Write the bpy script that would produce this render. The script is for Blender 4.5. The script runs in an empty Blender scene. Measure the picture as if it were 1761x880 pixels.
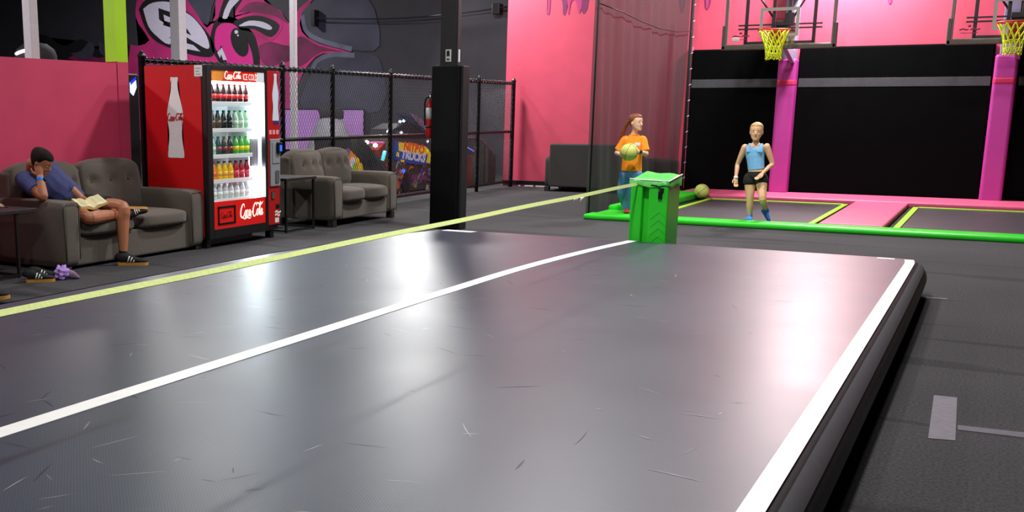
import bpy, bmesh, math, random
from mathutils import Vector, Matrix
random.seed(7)
S = bpy.context.scene
COL = S.collection
PI = math.pi

# ------------------------------------------------------------------ camera, world, lamps, exposure
W, H = 1761, 880
F, PX, PY = 1847.45, 607.87, 569.02
YAW, PITCH, ROLL = 0.536037, 0.201482, 0.003640
CAM = Vector((0, 0, 1.45))
fwd = Vector((-math.sin(YAW)*math.cos(PITCH), math.cos(YAW)*math.cos(PITCH), -math.sin(PITCH)))
rt0 = Vector((math.cos(YAW), math.sin(YAW), 0)); up0 = rt0.cross(fwd)
rt = math.cos(ROLL)*rt0 + math.sin(ROLL)*up0
up = -math.sin(ROLL)*rt0 + math.cos(ROLL)*up0
cd = bpy.data.cameras.new('camera'); co = bpy.data.objects.new('camera', cd); COL.objects.link(co)
mw = Matrix((rt, up, -fwd)).transposed().to_4x4(); mw.translation = CAM
co.matrix_world = mw
cd.sensor_width = 36; cd.sensor_fit = 'HORIZONTAL'; cd.lens = F/W*36
cd.shift_x = (W/2-PX)/W; cd.shift_y = -(H/2-PY)/W
cd.clip_end = 200
S.camera = co
S.view_settings.view_transform = 'Standard'; S.view_settings.look = 'None'
S.view_settings.gamma = 1; S.view_settings.use_curve_mapping = False
S.view_settings.exposure = 0.0

wd = bpy.data.worlds.new('World'); S.world = wd; wd.use_nodes = True
wd.node_tree.nodes['Background'].inputs[0].default_value = (0.55, 0.58, 0.68, 1)
wd.node_tree.nodes['Background'].inputs[1].default_value = 0.035

def lamp(name, loc, power, r=0.3, color=(1, .985, .98)):
    l = bpy.data.lights.new(name, 'AREA'); l.shape = 'DISK'; l.size = r*2; l.energy = power; l.color = color
    o = bpy.data.objects.new(name, l); COL.objects.link(o); o.location = loc
    return o
LAMPS = [(-9.3, 18.8, 5.3, 430), (-10.7, 5.2, 6.0, 200), (-14.5, 2.5, 6.0, 700), (-11.5, 14.5, 6.0, 240),
         (-2.6, 19.4, 4.9, 520), (-4.2, 12.0, 6.2, 360), (-2.2, 6.0, 6.2, 320), (-2.2, -0.5, 6.2, 150),
         (-1.2, 13.6, 6.2, 220), (-18.5, 20.0, 6.0, 330)]  # first entry here is an added fill lamp that brightens the girls
for x, y, z, p in LAMPS:
    lamp('bay_and_fill_light', (x, y, z), p)
fl = lamp('added_streak_light', (-12.3, 23.5, 4.3), 115, .25)          # added unseen lamp, strengthens the bright streak and column shadow on the track
fl.rotation_euler = (Vector((-4.5, 9.0, 0.3))-fl.location).to_track_quat('-Z', 'Y').to_euler()

def ray(px, py):
    return fwd + ((px-PX)/F)*rt - ((py-PY)/F)*up
def onx(px, py, X):
    d = ray(px, py); return CAM + d*(X/d.x)
def ony(px, py, Y):
    d = ray(px, py); return CAM + d*(Y/d.y)
def onz(px, py, Z=0):
    d = ray(px, py); return CAM + d*((Z-CAM.z)/d.z)

# ------------------------------------------------------------------ materials
def lin(c):
    def f(v):
        v /= 255.0
        return v/12.92 if v <= .04045 else ((v+.055)/1.055)**2.4
    return (f(c[0]), f(c[1]), f(c[2]), 1)
MC = {}
def mat(name, c, rough=.6, metal=0.0, noise=0.0, nscale=20, bump=0.0, bscale=60, emit=0.0, spec=None, sheen=0, trans=0):
    if name in MC: return MC[name]
    m = bpy.data.materials.new(name); m.use_nodes = True; nt = m.node_tree; N = nt.nodes; L = nt.links
    b = N['Principled BSDF']; col = lin(c)
    b.inputs['Base Color'].default_value = col; b.inputs['Roughness'].default_value = rough; b.inputs['Metallic'].default_value = metal
    if spec is not None: b.inputs['Specular IOR Level'].default_value = spec
    if sheen: b.inputs['Sheen Weight'].default_value = sheen
    if trans: b.inputs['Transmission Weight'].default_value = trans
    if emit:
        b.inputs['Emission Color'].default_value = col; b.inputs['Emission Strength'].default_value = emit
    if noise or bump:
        tc = N.new('ShaderNodeTexCoord')
    if noise:
        n = N.new('ShaderNodeTexNoise'); n.inputs['Scale'].default_value = nscale; n.inputs['Detail'].default_value = 6
        L.new(tc.outputs['Object'], n.inputs['Vector'])
        r = N.new('ShaderNodeMapRange'); r.inputs['From Min'].default_value = .3; r.inputs['From Max'].default_value = .7
        r.inputs['To Min'].default_value = 1-noise; r.inputs['To Max'].default_value = 1+noise
        L.new(n.outputs['Fac'], r.inputs['Value'])
        x = N.new('ShaderNodeVectorMath'); x.operation = 'SCALE'; x.inputs[0].default_value = col[:3]
        L.new(r.outputs[0], x.inputs['Scale']); L.new(x.outputs[0], b.inputs['Base Color'])
    if bump:
        n2 = N.new('ShaderNodeTexNoise'); n2.inputs['Scale'].default_value = bscale; n2.inputs['Detail'].default_value = 4
        L.new(tc.outputs['Object'], n2.inputs['Vector'])
        bp = N.new('ShaderNodeBump'); bp.inputs['Strength'].default_value = bump; bp.inputs['Distance'].default_value = .01
        L.new(n2.outputs['Fac'], bp.inputs['Height']); L.new(bp.outputs[0], b.inputs['Normal'])
    MC[name] = m
    return m

PINK = mat('pink_paint', (204, 70, 96), .6, noise=.06, nscale=3, bump=.08, bscale=180)
BLACKWALL = mat('charcoal_wall_paint', (54, 52, 60), .6, noise=.15, nscale=2)
CONCRETE_BLACK = mat('black_ceiling', (22, 22, 24), .9, noise=.1)
BLACKPAD = mat('black_vinyl_pad', (4, 4, 5), .85, spec=.05, noise=.15, nscale=4, bump=.1, bscale=12)
STRIPE = mat('grey_stripe_tape', (66, 66, 70), .5, noise=.1, spec=.25)
MAGENTA = mat('magenta_vinyl', (176, 50, 142), .5, bump=.06, bscale=15, noise=.05, nscale=5)
MAGTAPE = mat('rose_tape', (222, 50, 104), .45)
PINKVINYL = mat('pink_vinyl', (210, 86, 124), .5, bump=.15, bscale=7, noise=.06)
GREENV = mat('green_vinyl', (48, 214, 44), .34, bump=.18, bscale=7, noise=.05, nscale=4)
GREENEDGE = mat('worn_green_vinyl', (120, 226, 120), .4, noise=.12, nscale=12)
LIME = mat('lime_webbing', (150, 202, 24), .6, noise=.06)
STRAPM = mat('pale_lime_webbing', (222, 238, 146), .7, noise=.08, nscale=60)
BLACKMETAL = mat('black_coated_metal', (16, 16, 17), .38, spec=.6)
DARKMETAL = mat('dark_steel', (48, 46, 48), .45, metal=.3)
WHITE = mat('white_paint', (232, 232, 230), .5, noise=.04)
WHITEPOST = mat('off_white_post_paint', (196, 190, 196), .6, noise=.05)
LIMEPAINT = mat('lime_green_paint', (168, 214, 22), .5, noise=.04, nscale=5)
SOFA = mat('taupe_upholstery', (90, 81, 71), .92, noise=.16, nscale=90, bump=.35, bscale=350, sheen=.2)
SOFADARK = mat('dark_grey_upholstery', (60, 57, 54), .92, noise=.16, nscale=90, bump=.35, bscale=350)
WOODBLACK = mat('black_ash_laminate', (38, 33, 31), .5, noise=.25, nscale=14)
RED = mat('red_enamel', (206, 14, 18), .38, noise=.03)
DEEPRED = mat('deep_red_enamel', (176, 18, 20), .4, noise=.03)
GREYPLASTIC = mat('grey_plastic', (140, 142, 146), .5, noise=.05)
BLACKPLASTIC = mat('black_plastic', (14, 14, 15), .5, spec=.3)
SCREENBLUE = mat('lit_blue_screen', (50, 110, 255), .3, emit=1.6)
CHROME = mat('chrome', (200, 200, 205), .15, metal=1)
SKIN_A = mat('tanned_skin', (176, 112, 78), .5, noise=.05, nscale=25)
SKIN_B = mat('fair_skin', (238, 186, 158), .5, noise=.05, nscale=25)
SKIN_C = mat('light_tan_skin', (232, 178, 138), .5, noise=.05, nscale=25)
EYEW = mat('eye_white', (235, 232, 228), .3)
IRIS = mat('eye_dark', (40, 32, 30), .2)
LIPS = mat('lip_rose', (188, 106, 98), .45)
BROW_D = mat('dark_brow_hair', (32, 22, 18), .7)
BROW_L = mat('fair_brow_hair', (150, 110, 74), .7)
HAIR_D = mat('dark_brown_hair', (30, 21, 18), .8, spec=.2, noise=.3, nscale=60, bump=.4, bscale=160)
HAIR_R = mat('auburn_hair', (138, 74, 40), .5, noise=.3, nscale=60, bump=.4, bscale=120)
HAIR_B = mat('blonde_hair', (200, 158, 104), .5, noise=.2, nscale=60, bump=.4, bscale=120)
NAVY = mat('navy_cotton', (66, 72, 122), .85, noise=.12, nscale=30, bump=.25, bscale=28)
ORANGE = mat('orange_cotton', (255, 146, 14), .8, noise=.06, nscale=30, bump=.3, bscale=24)
DENIM = mat('blue_denim', (84, 132, 186), .85, noise=.14, nscale=30, bump=.35, bscale=26)
SKYBLUE = mat('sky_blue_ribbed_cotton', (126, 186, 234), .8, noise=.06, nscale=40, bump=.3, bscale=50)
BLACKCLOTH = mat('black_cloth', (18, 18, 20), .85, noise=.15)
SOCK = mat('blue_sock', (62, 136, 232), .85, noise=.1, nscale=50)
BALLM = mat('yellow_green_rubber', (206, 214, 112), .55, noise=.12, nscale=18, bump=.2, bscale=120)
BALLSEAM = mat('olive_ball_seam', (126, 136, 60), .6)
GUM = mat('tan_gum_sole', (196, 140, 62), .6)
PAPER = mat('cream_paper', (238, 226, 176), .75, noise=.05)
COVER = mat('yellow_book_cover', (214, 176, 60), .5)
LILAC = mat('lilac_cloth', (176, 138, 214), .85, noise=.15, nscale=30, bump=.4, bscale=40)
CYANEMIT = mat('cyan_lit_tube', (90, 240, 255), .3, emit=1.2)
WHITEEMIT = mat('white_highlight_glow', (255, 255, 250), .3, emit=4)  # glow standing in for a highlight on the round machine top

def glassy(name, color, fac, rough=.05, tint=(255, 255, 255)):
    m = bpy.data.materials.new(name); m.use_nodes = True; nt = m.node_tree; N = nt.nodes; L = nt.links
    N.remove(N['Principled BSDF'])
    t = N.new('ShaderNodeBsdfTransparent'); t.inputs[0].default_value = lin(tint)
    g = N.new('ShaderNodeBsdfGlossy'); g.inputs[0].default_value = lin(color); g.inputs['Roughness'].default_value = rough
    x = N.new('ShaderNodeMixShader'); x.inputs[0].default_value = fac
    L.new(t.outputs[0], x.inputs[1]); L.new(g.outputs[0], x.inputs[2]); L.new(x.outputs[0], N['Material Output'].inputs['Surface'])
    return m
GLASS = glassy('clear_glass', (255, 255, 255), .05)
ACRYLIC = glassy('clear_acrylic', (255, 255, 255), .06, .12)

def net_material():
    m = bpy.data.materials.new('black_mesh_netting'); m.use_nodes = True; nt = m.node_tree; N = nt.nodes; L = nt.links
    b = N['Principled BSDF']; b.inputs['Base Color'].default_value = lin((24, 22, 24)); b.inputs['Roughness'].default_value = .8
    t = N.new('ShaderNodeBsdfTransparent'); x = N.new('ShaderNodeMixShader')
    tc = N.new('ShaderNodeTexCoord'); n = N.new('ShaderNodeTexNoise'); n.inputs['Scale'].default_value = 1.2
    mp = N.new('ShaderNodeMapping'); mp.inputs['Scale'].default_value = (1, 5, .35)
    L.new(tc.outputs['Object'], mp.inputs[0]); L.new(mp.outputs[0], n.inputs['Vector'])
    r = N.new('ShaderNodeMapRange'); r.inputs['From Min'].default_value = .3; r.inputs['From Max'].default_value = .7
    r.inputs['To Min'].default_value = .72; r.inputs['To Max'].default_value = .79
    L.new(n.outputs['Fac'], r.inputs['Value']); L.new(r.outputs[0], x.inputs[0])
    L.new(t.outputs[0], x.inputs[1]); L.new(b.outputs[0], x.inputs[2]); L.new(x.outputs[0], N['Material Output'].inputs['Surface'])
    return m
NETM = net_material()

def track_material():
    m = bpy.data.materials.new('grey_inflatable_vinyl'); m.use_nodes = True; nt = m.node_tree; N = nt.nodes; L = nt.links
    b = N['Principled BSDF']
    tc = N.new('ShaderNodeTexCoord')
    def noise(scale, vec=None, detail=5):
        n = N.new('ShaderNodeTexNoise'); n.inputs['Scale'].default_value = scale; n.inputs['Detail'].default_value = detail
        L.new(vec or tc.outputs['Object'], n.inputs['Vector']); return n.outputs['Fac']
    def rng(v, a, b_, c, d):
        r = N.new('ShaderNodeMapRange'); r.inputs['From Min'].default_value = a; r.inputs['From Max'].default_value = b_
        r.inputs['To Min'].default_value = c; r.inputs['To Max'].default_value = d; L.new(v, r.inputs['Value']); return r.outputs[0]
    def mth(op, a, b_):
        q = N.new('ShaderNodeMath'); q.operation = op
        for i, v in enumerate((a, b_)):
            if isinstance(v, (int, float)): q.inputs[i].default_value = v
            else: L.new(v, q.inputs[i])
        return q.outputs[0]
    big = rng(noise(.8), .3, .7, .85, 1.15)
    v = big
    # woven texture
    wv = []
    for rot in (.785, -.785):
        mp = N.new('ShaderNodeMapping'); mp.inputs['Rotation'].default_value = (0, 0, rot); L.new(tc.outputs['Object'], mp.inputs[0])
        w = N.new('ShaderNodeTexWave'); w.inputs['Scale'].default_value = 32; L.new(mp.outputs[0], w.inputs['Vector']); wv.append(w.outputs['Fac'])
    x = N.new('ShaderNodeVectorMath'); x.operation = 'SCALE'; x.inputs[0].default_value = lin((50, 61, 74))[:3]
    L.new(mth('MULTIPLY', v, rng(mth('MULTIPLY', wv[0], wv[1]), 0, 1, .72, 1.45)), x.inputs['Scale']); L.new(x.outputs[0], b.inputs['Base Color'])
    L.new(rng(noise(1.3, None, 2), .3, .7, .365, .40), b.inputs['Roughness'])
    hgt = mth('ADD', mth('MULTIPLY', mth('MULTIPLY', wv[0], wv[1]), .25), mth('MULTIPLY', noise(.9, None, 1), 3))
    bp = N.new('ShaderNodeBump'); bp.inputs['Strength'].default_value = .3; bp.inputs['Distance'].default_value = .0015
    L.new(hgt, bp.inputs['Height']); L.new(bp.outputs[0], b.inputs['Normal'])
    b.inputs['Specular IOR Level'].default_value = .6
    return m
TRACK = track_material()
TRACKSIDE = mat('black_inflatable_side', (30, 31, 33), .5, spec=.3, noise=.15, nscale=6, bump=.25, bscale=9)
TRACKSEAM = mat('grey_seam_band', (84, 84, 88), .55, noise=.08)
TRACKWHITE = mat('white_vinyl_stripe', (240, 240, 236), .45, noise=.03)

def floor_material():
    m = bpy.data.materials.new('charcoal_carpet'); m.use_nodes = True; nt = m.node_tree; N = nt.nodes; L = nt.links
    b = N['Principled BSDF']; tc = N.new('ShaderNodeTexCoord')
    n = N.new('ShaderNodeTexNoise'); n.inputs['Scale'].default_value = 70; n.inputs['Detail'].default_value = 8; L.new(tc.outputs['Object'], n.inputs['Vector'])
    n2 = N.new('ShaderNodeTexNoise'); n2.inputs['Scale'].default_value = .7; L.new(tc.outputs['Object'], n2.inputs['Vector'])
    mp = N.new('ShaderNodeMapping'); mp.inputs['Scale'].default_value = (.25, 2.2, 1); L.new(tc.outputs['Object'], mp.inputs[0])
    n3 = N.new('ShaderNodeTexNoise'); n3.inputs['Scale'].default_value = 1; n3.inputs['Detail'].default_value = 2; L.new(mp.outputs[0], n3.inputs['Vector'])
    def rng(v, a, b_, c, d):
        r = N.new('ShaderNodeMapRange'); r.inputs['From Min'].default_value = a; r.inputs['From Max'].default_value = b_
        r.inputs['To Min'].default_value = c; r.inputs['To Max'].default_value = d; L.new(v, r.inputs['Value']); return r.outputs[0]
    q = N.new('ShaderNodeMath'); q.operation = 'MULTIPLY'; L.new(rng(n.outputs['Fac'], .3, .7, .6, 1.4), q.inputs[0]); L.new(rng(n2.outputs['Fac'], .3, .7, .9, 1.1), q.inputs[1])
    q2 = N.new('ShaderNodeMath'); q2.operation = 'MULTIPLY'; L.new(q.outputs[0], q2.inputs[0]); L.new(rng(n3.outputs['Fac'], .60, .63, 1, .72), q2.inputs[1])
    x = N.new('ShaderNodeVectorMath'); x.operation = 'SCALE'; x.inputs[0].default_value = lin((67, 66, 68))[:3]
    L.new(q2.outputs[0], x.inputs['Scale']); L.new(x.outputs[0], b.inputs['Base Color'])
    b.inputs['Roughness'].default_value = .95; b.inputs['Specular IOR Level'].default_value = .15
    bp = N.new('ShaderNodeBump'); bp.inputs['Strength'].default_value = .5; bp.inputs['Distance'].default_value = .004
    L.new(n.outputs['Fac'], bp.inputs['Height']); L.new(bp.outputs[0], b.inputs['Normal'])
    return m
FLOORM = floor_material()
MATM = mat('black_trampoline_bed', (52, 49, 54), .5, noise=.2, nscale=5, bump=.15, bscale=200)

# ------------------------------------------------------------------ mesh helpers
def obj(name, bm, m, parent=None, smooth=False, kind=None, label=None):
    me = bpy.data.meshes.new(name)
    bmesh.ops.recalc_face_normals(bm, faces=bm.faces)
    bm.to_mesh(me); bm.free()
    for q in (m if isinstance(m, (list, tuple)) else [m]): me.materials.append(q)
    if smooth:
        for p in me.polygons: p.use_smooth = True
    o = bpy.data.objects.new(name, me); COL.objects.link(o)
    if parent: o.parent = parent
    if kind: o['kind'] = kind
    if label: o['label'] = label
    return o
def tag(o, label, cat, group=None, kind=None):
    o['label'] = label; o['category'] = cat
    if group: o['group'] = group
    if kind: o['kind'] = kind
    return o
def thing(name, label, cat, loc=(0, 0, 0), rz=0, group=None):
    o = bpy.data.objects.new(name, None); COL.objects.link(o); o.location = loc; o.rotation_euler = (0, 0, rz)
    o.empty_display_size = .1
    return tag(o, label, cat, group)
def world_root(name, label, cat, base, group=None):
    """Empty at the thing's base; parts given in world metres are parented keeping place."""
    return thing(name, label, cat, base, 0, group)
def part(name, bm, m, root, **k):
    """part whose mesh is in world metres; root is an unrotated Empty"""
    off = Vector(root.location)
    bmesh.ops.translate(bm, verts=bm.verts, vec=-off)
    return obj(name, bm, m, root, **k)
def sub(name, bm, m, p, root, **k):
    off = Vector(root.location)
    bmesh.ops.translate(bm, verts=bm.verts, vec=-off)
    return obj(name, bm, m, p, **k)
def solo(name, bm, m, label, cat, base, group=None, **k):
    """one-mesh thing given in world metres, origin moved to base"""
    bmesh.ops.translate(bm, verts=bm.verts, vec=-Vector(base))
    o = obj(name, bm, m, None, **k); o.location = base
    return tag(o, label, cat, group)
def NB(): return bmesh.new()
def box(bm, x0, x1, y0, y1, z0, z1, bev=0, seg=2, mi=0, M=None):
    r = bmesh.ops.create_cube(bm, size=1); vs = r['verts']
    for v in vs: v.co = Vector(((v.co.x+.5)*(x1-x0)+x0, (v.co.y+.5)*(y1-y0)+y0, (v.co.z+.5)*(z1-z0)+z0))
    fs = {f for v in vs for f in v.link_faces}
    if bev:
        es = list({e for v in vs for e in v.link_edges})
        g = bmesh.ops.bevel(bm, geom=es, offset=bev, segments=seg, affect='EDGES', profile=.5)
        fs = set(g['faces']) | {f for f in fs if f.is_valid}
        vs = list({v for f in fs for v in f.verts})
    for f in fs:
        if f.is_valid: f.material_index = mi
    if M is not None: bmesh.ops.transform(bm, matrix=M, verts=list(vs))
    return vs
def tube(bm, pts, r, n=8, mi=0, closed=False):
    pts = [Vector(p) for p in pts]; rings = []; N = len(pts)
    ref = None
    for i, p in enumerate(pts):
        if closed: t = pts[(i+1) % N]-pts[i-1]
        else: t = pts[min(i+1, N-1)]-pts[max(i-1, 0)]
        t.normalize()
        if ref is None:
            ref = Vector((0, 0, 1)) if abs(t.z) < .9 else Vector((1, 0, 0))
        s = (ref-t*ref.dot(t)).normalized(); b = t.cross(s); ref = s
        rr = r[i] if isinstance(r, (list, tuple)) else r
        rings.append([bm.verts.new(p+rr*(math.cos(2*PI*k/n)*s+math.sin(2*PI*k/n)*b)) for k in range(n)])
    for i in range(N if closed else N-1):
        a, c = rings[i], rings[(i+1) % N]
        for k in range(n):
            f = bm.faces.new((a[k], a[(k+1) % n], c[(k+1) % n], c[k])); f.material_index = mi; f.smooth = True
    if not closed:
        for q in (rings[0], rings[-1]):
            f = bm.faces.new(q); f.material_index = mi
def lathe(bm, prof, c, n=20, mi=0, M=None):
    rings = []; vs = []
    for r, z in prof:
        ring = [bm.verts.new((c[0]+r*math.cos(2*PI*k/n), c[1]+r*math.sin(2*PI*k/n), c[2]+z)) for k in range(n)]
        rings.append(ring); vs += ring
    for a, b in zip(rings, rings[1:]):
        for k in range(n):
            f = bm.faces.new((a[k], a[(k+1) % n], b[(k+1) % n], b[k])); f.material_index = mi; f.smooth = True
    for q in (rings[0], rings[-1]):
        try: bm.faces.new(q).material_index = mi
        except ValueError: pass
    if M is not None: bmesh.ops.transform(bm, matrix=M, verts=vs)
    return vs
def cr(pts, m=4):
    """Catmull-Rom through tuples of any length"""
    out = []; n = len(pts)
    for i in range(n-1):
        p0, p1, p2, p3 = pts[max(i-1, 0)], pts[i], pts[i+1], pts[min(i+2, n-1)]
        for j in range(m):
            t = j/m
            out.append(tuple(.5*((2*b)+(-a+c)*t+(2*a-5*b+4*c-d)*t*t+(-a+3*b-3*c+d)*t**3) for a, b, c, d in zip(p0, p1, p2, p3)))
    out.append(tuple(pts[-1])); return out
def prism(bm, pts, to3, depth, mi=0):
    """polygon (u,v) extruded from 0 to depth along the plane's normal"""
    a = [bm.verts.new(to3(u, v, 0)) for u, v in pts]; b = [bm.verts.new(to3(u, v, depth)) for u, v in pts]
    f1 = bm.faces.new(a); f2 = bm.faces.new(b); n = len(pts); fs = [f1, f2]
    for i in range(n):
        fs.append(bm.faces.new((a[i], a[(i+1) % n], b[(i+1) % n], b[i])))
    for f in fs: f.material_index = mi
    bmesh.ops.triangulate(bm, faces=[f1, f2])
def flat(bm, pts, to3, off, mi=0):
    f = bm.faces.new([bm.verts.new(to3(u, v, off)) for u, v in pts]); f.material_index = mi
    bmesh.ops.triangulate(bm, faces=[f])
def stroke(bm, pts, w, to3, off, mi=0, smooth=5):
    """flat brush stroke; pts (u,v[,width factor])"""
    pts = [(p+(1,))[:3] if len(p) == 2 else p for p in pts]
    if smooth: pts = cr(pts, smooth)
    prev = None; n = len(pts)
    for i, (u, v, k) in enumerate(pts):
        a, b = pts[max(i-1, 0)], pts[min(i+1, n-1)]
        t = Vector((b[0]-a[0], b[1]-a[1], 0))
        if t.length < 1e-9: t = Vector((1, 0, 0))
        t.normalize(); q = Vector((-t.y, t.x))*w*k*.5
        cur = (bm.verts.new(to3(u+q.x, v+q.y, off)), bm.verts.new(to3(u-q.x, v-q.y, off)))
        if prev:
            f = bm.faces.new((prev[0], prev[1], cur[1], cur[0])); f.material_index = mi
        prev = cur
def plane_to3(o, u, v):
    o, u, v = Vector(o), Vector(u), Vector(v); n = u.cross(v).normalized()
    return lambda a, b, d=0: o+u*a+v*b+n*d
def cushion(bm, x0, x1, y0, y1, z0, z1, p=7, puff=.02, n=10, dents=(), M=None):
    tmp = bmesh.new(); bmesh.ops.create_cube(tmp, size=2)
    bmesh.ops.subdivide_edges(tmp, edges=tmp.edges[:], cuts=n, use_grid_fill=True)
    mp = {v: bm.verts.new(v.co) for v in tmp.verts}
    for f in tmp.faces: bm.faces.new([mp[v] for v in f.verts])
    vs = list(mp.values()); tmp.free() if False else None
    hx, hy, hz = (x1-x0)/2, (y1-y0)/2, (z1-z0)/2; c = Vector(((x0+x1)/2, (y0+y1)/2, (z0+z1)/2))
    for v in vs:
        a = v.co.copy(); k = (abs(a.x)**p+abs(a.y)**p+abs(a.z)**p)**(1/p)
        s = a/k
        q = Vector((s.x*hx, s.y*hy, s.z*hz))
        q.y += math.copysign(puff, a.y)*(1-a.x**2)*(1-a.z**2)*(abs(a.y) > .99)
        q.z += math.copysign(puff, a.z)*(1-a.x**2)*(1-a.y**2)*(abs(a.z) > .99)
        w = q+c
        for dx, dz, dep, rad in dents:
            if a.y < -.8:
                d2 = ((w.x-dx)**2+(w.z-dz)**2)/(rad*rad); w.y += dep*math.exp(-d2)
        v.co = w
    for f in {f for v in vs for f in v.link_faces}: f.smooth = True
    if M is not None: bmesh.ops.transform(bm, matrix=M, verts=vs)
def text(txt, size, to3, m, parent, root, name='lettering', off=.002, bold=0.0, sx=1.0, shear=0, align='CENTER'):
    cu = bpy.data.curves.new(name, 'FONT'); cu.body = txt; cu.size = size; cu.align_x = align; cu.align_y = 'CENTER'; cu.offset = bold; cu.shear = shear; cu.extrude = .0006
    o = bpy.data.objects.new(name, cu); COL.objects.link(o)
    dg = bpy.context.evaluated_depsgraph_get(); me = bpy.data.meshes.new_from_object(o.evaluated_get(dg))
    bpy.data.objects.remove(o)
    off0 = Vector(root.location) if root else Vector()
    for v in me.vertices: v.co = to3(v.co.x*sx, v.co.y, off+v.co.z)-off0
    me.materials.append(m)
    q = bpy.data.objects.new(name, me); COL.objects.link(q); q.parent = parent
    return q

# script lettering "Coca-Cola" in strokes, about 3.3 units long and 1 high
def script_logo(bm, to3, w, off, mi=0):
    C = [(.62, .70, .5), (.60, .86, .8), (.46, .96, 1.1), (.24, .82, 1.5), (.09, .46, 1.9), (.14, .12, 1.6), (.36, .0, 1.2), (.58, .12, .9), (.70, .32, .6)]
    o = [(.86, .50, .8), (.74, .34, 1.5), (.76, .10, 1.2), (.88, .04, 1), (.98, .20, 1.4), (.96, .42, 1.1), (.86, .50, .8), (1.02, .46, .5)]
    c = [(1.24, .42, .9), (1.14, .50, 1), (1.03, .34, 1.6), (1.05, .10, 1.3), (1.17, .04, 1), (1.30, .20, .6)]
    a = [(1.54, .46, .9), (1.42, .48, 1), (1.32, .28, 1.6), (1.36, .07, 1.2), (1.46, .10, 1), (1.56, .46, 1.0), (1.56, .12, 1.5), (1.64, .06, 1), (1.74, .22, .6)]
    hy = [(1.74, .28, .8), (1.82, .33, 1.2), (1.92, .33, .8)]
    l = [(2.92, .18, .6), (3.06, .60, .9), (3.12, .92, .9), (3.04, .98, 1), (2.98, .60, 1.6), (3.00, .16, 1.5), (3.08, .06, 1), (3.16, .16, .6)]
    for g, dx in ((C, 0), (o, 0), (c, 0), (a, 0), (hy, 0), (C, 1.88), (o, 1.84), (l, 0), (a, 1.86)):
        stroke(bm, [(u+dx+.12*v, v, k) for u, v, k in g], w, to3, off, mi)
    stroke(bm, [(.42, .0, 1), (.70, -.10, 1.2), (1.1, -.04, 1), (1.5, -.12, .8), (1.75, -.02, .3)], w, to3, off, mi)
    stroke(bm, [(2.52, .80, .4), (2.75, .95, 1.1), (3.0, .84, 1.3), (3.35, .86, 1.4), (3.62, 1.02, .4)], w, to3, off, mi)
def bottle_outline():
    half = [(0, .0), (.17, .0), (.19, .03), (.185, .10), (.155, .22), (.15, .34), (.185, .50), (.175, .60), (.13, .72), (.085, .84), (.075, .93), (.082, .95), (.082, 1.0), (0, 1.0)]
    s = cr(half, 3)
    return [(a, b) for a, b in s] + [(-a, b) for a, b in reversed(s) if a > 1e-4]

# ------------------------------------------------------------------ the room
bm = NB(); box(bm, -32, 8, -6, 26, -.2, 0); obj('floor', bm, FLOORM, kind='structure')
bm = NB(); box(bm, -32, 8, -6, 26, 6.8, 7.0); obj('ceiling', bm, CONCRETE_BLACK, kind='structure')
bm = NB(); box(bm, -8.55, 8, 20.25, 20.5, 0, 6.8); obj('wall_back', bm, PINK, kind='structure')
bm = NB(); box(bm, -32, -8.3, 24.0, 24.2, 0, 6.8); obj('wall_far', bm, BLACKWALL, kind='structure')
bm = NB(); box(bm, -8.55, -8.35, 20.5, 24.0, 0, 6.8); obj('wall_side', bm, PINK, kind='structure')
bm = NB(); box(bm, 7.6, 7.8, -6, 20.5, 0, 6.8); obj('wall_right', bm, BLACKWALL, kind='structure')
bm = NB(); box(bm, -8.5, -8.35, -4.0, 9.0, 0, 1.955); obj('wall_left', bm, mat('pink_partition_paint', (206, 62, 98), .6, noise=.06, nscale=3), kind='structure')
bm = NB(); box(bm, -8.55, -5.4, 20.225, 20.25, 0.04, .115); obj('baseboard_back', bm, BLACKPLASTIC, kind='structure')
bm = NB()
for x0, x1 in ((-8.2, -8.16), (-8.06, -7.98), (-7.97, -7.88), (-7.83, -7.60), (-7.55, -7.2)):
    box(bm, x0, x1, 20.19, 20.235, 0.0, .03, .006)
obj('trim_1', bm, mat('white_trim_scraps', (210, 205, 210), .5), kind='structure')

# lime and pink end post of the partition
r = world_root('end_post', 'square post at the partition end, lime green above and pink below', 'post', (-8.42, 9.08, 0))
bm = NB(); box(bm, -8.5, -8.34, 9.002, 9.17, 0, 1.97); part('lower_post', bm, mat('pink_partition_paint', (0, 0, 0)), r, label='pink lower half')
bm = NB(); box(bm, -8.5, -8.34, 8.99, 9.17, 1.97, 6.8); part('upper_post', bm, LIMEPAINT, r, label='lime green upper half')
# white posts beyond
def post(name, label, x0, x1, y0, y1, m, z0=0):
    r = world_root(name, label, 'post', ((x0+x1)/2, (y0+y1)/2, z0))
    bm = NB(); box(bm, x0, x1, y0, y1, z0, 6.8, .008); part('shaft', bm, m, r)
    bm = NB(); box(bm, x0-.05, x1+.05, y0-.05, y1+.05, z0, z0+.02, .004)
    for sx in (x0-.025, x1+.025):
        for sy in (y0-.025, y1+.025): lathe(bm, [(.012, 0), (.012, .02), (.004, .026)], (sx, sy, z0+.018), 8)
    part('base_plate', bm, DARKMETAL, r)
post('white_post', 'wide off-white square post in front of the wasp mural', -15.17, -14.93, 18.0, 18.24, WHITEPOST)
post('thin_white_post', 'thin off-white post rising behind the fence beside the vending machine', -10.82, -10.72, 16.0, 16.1, WHITEPOST)
post('partition_white_post', 'slim off-white post behind the pink partition, far left', -9.56, -9.44, 8.82, 8.94, WHITEPOST)

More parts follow.
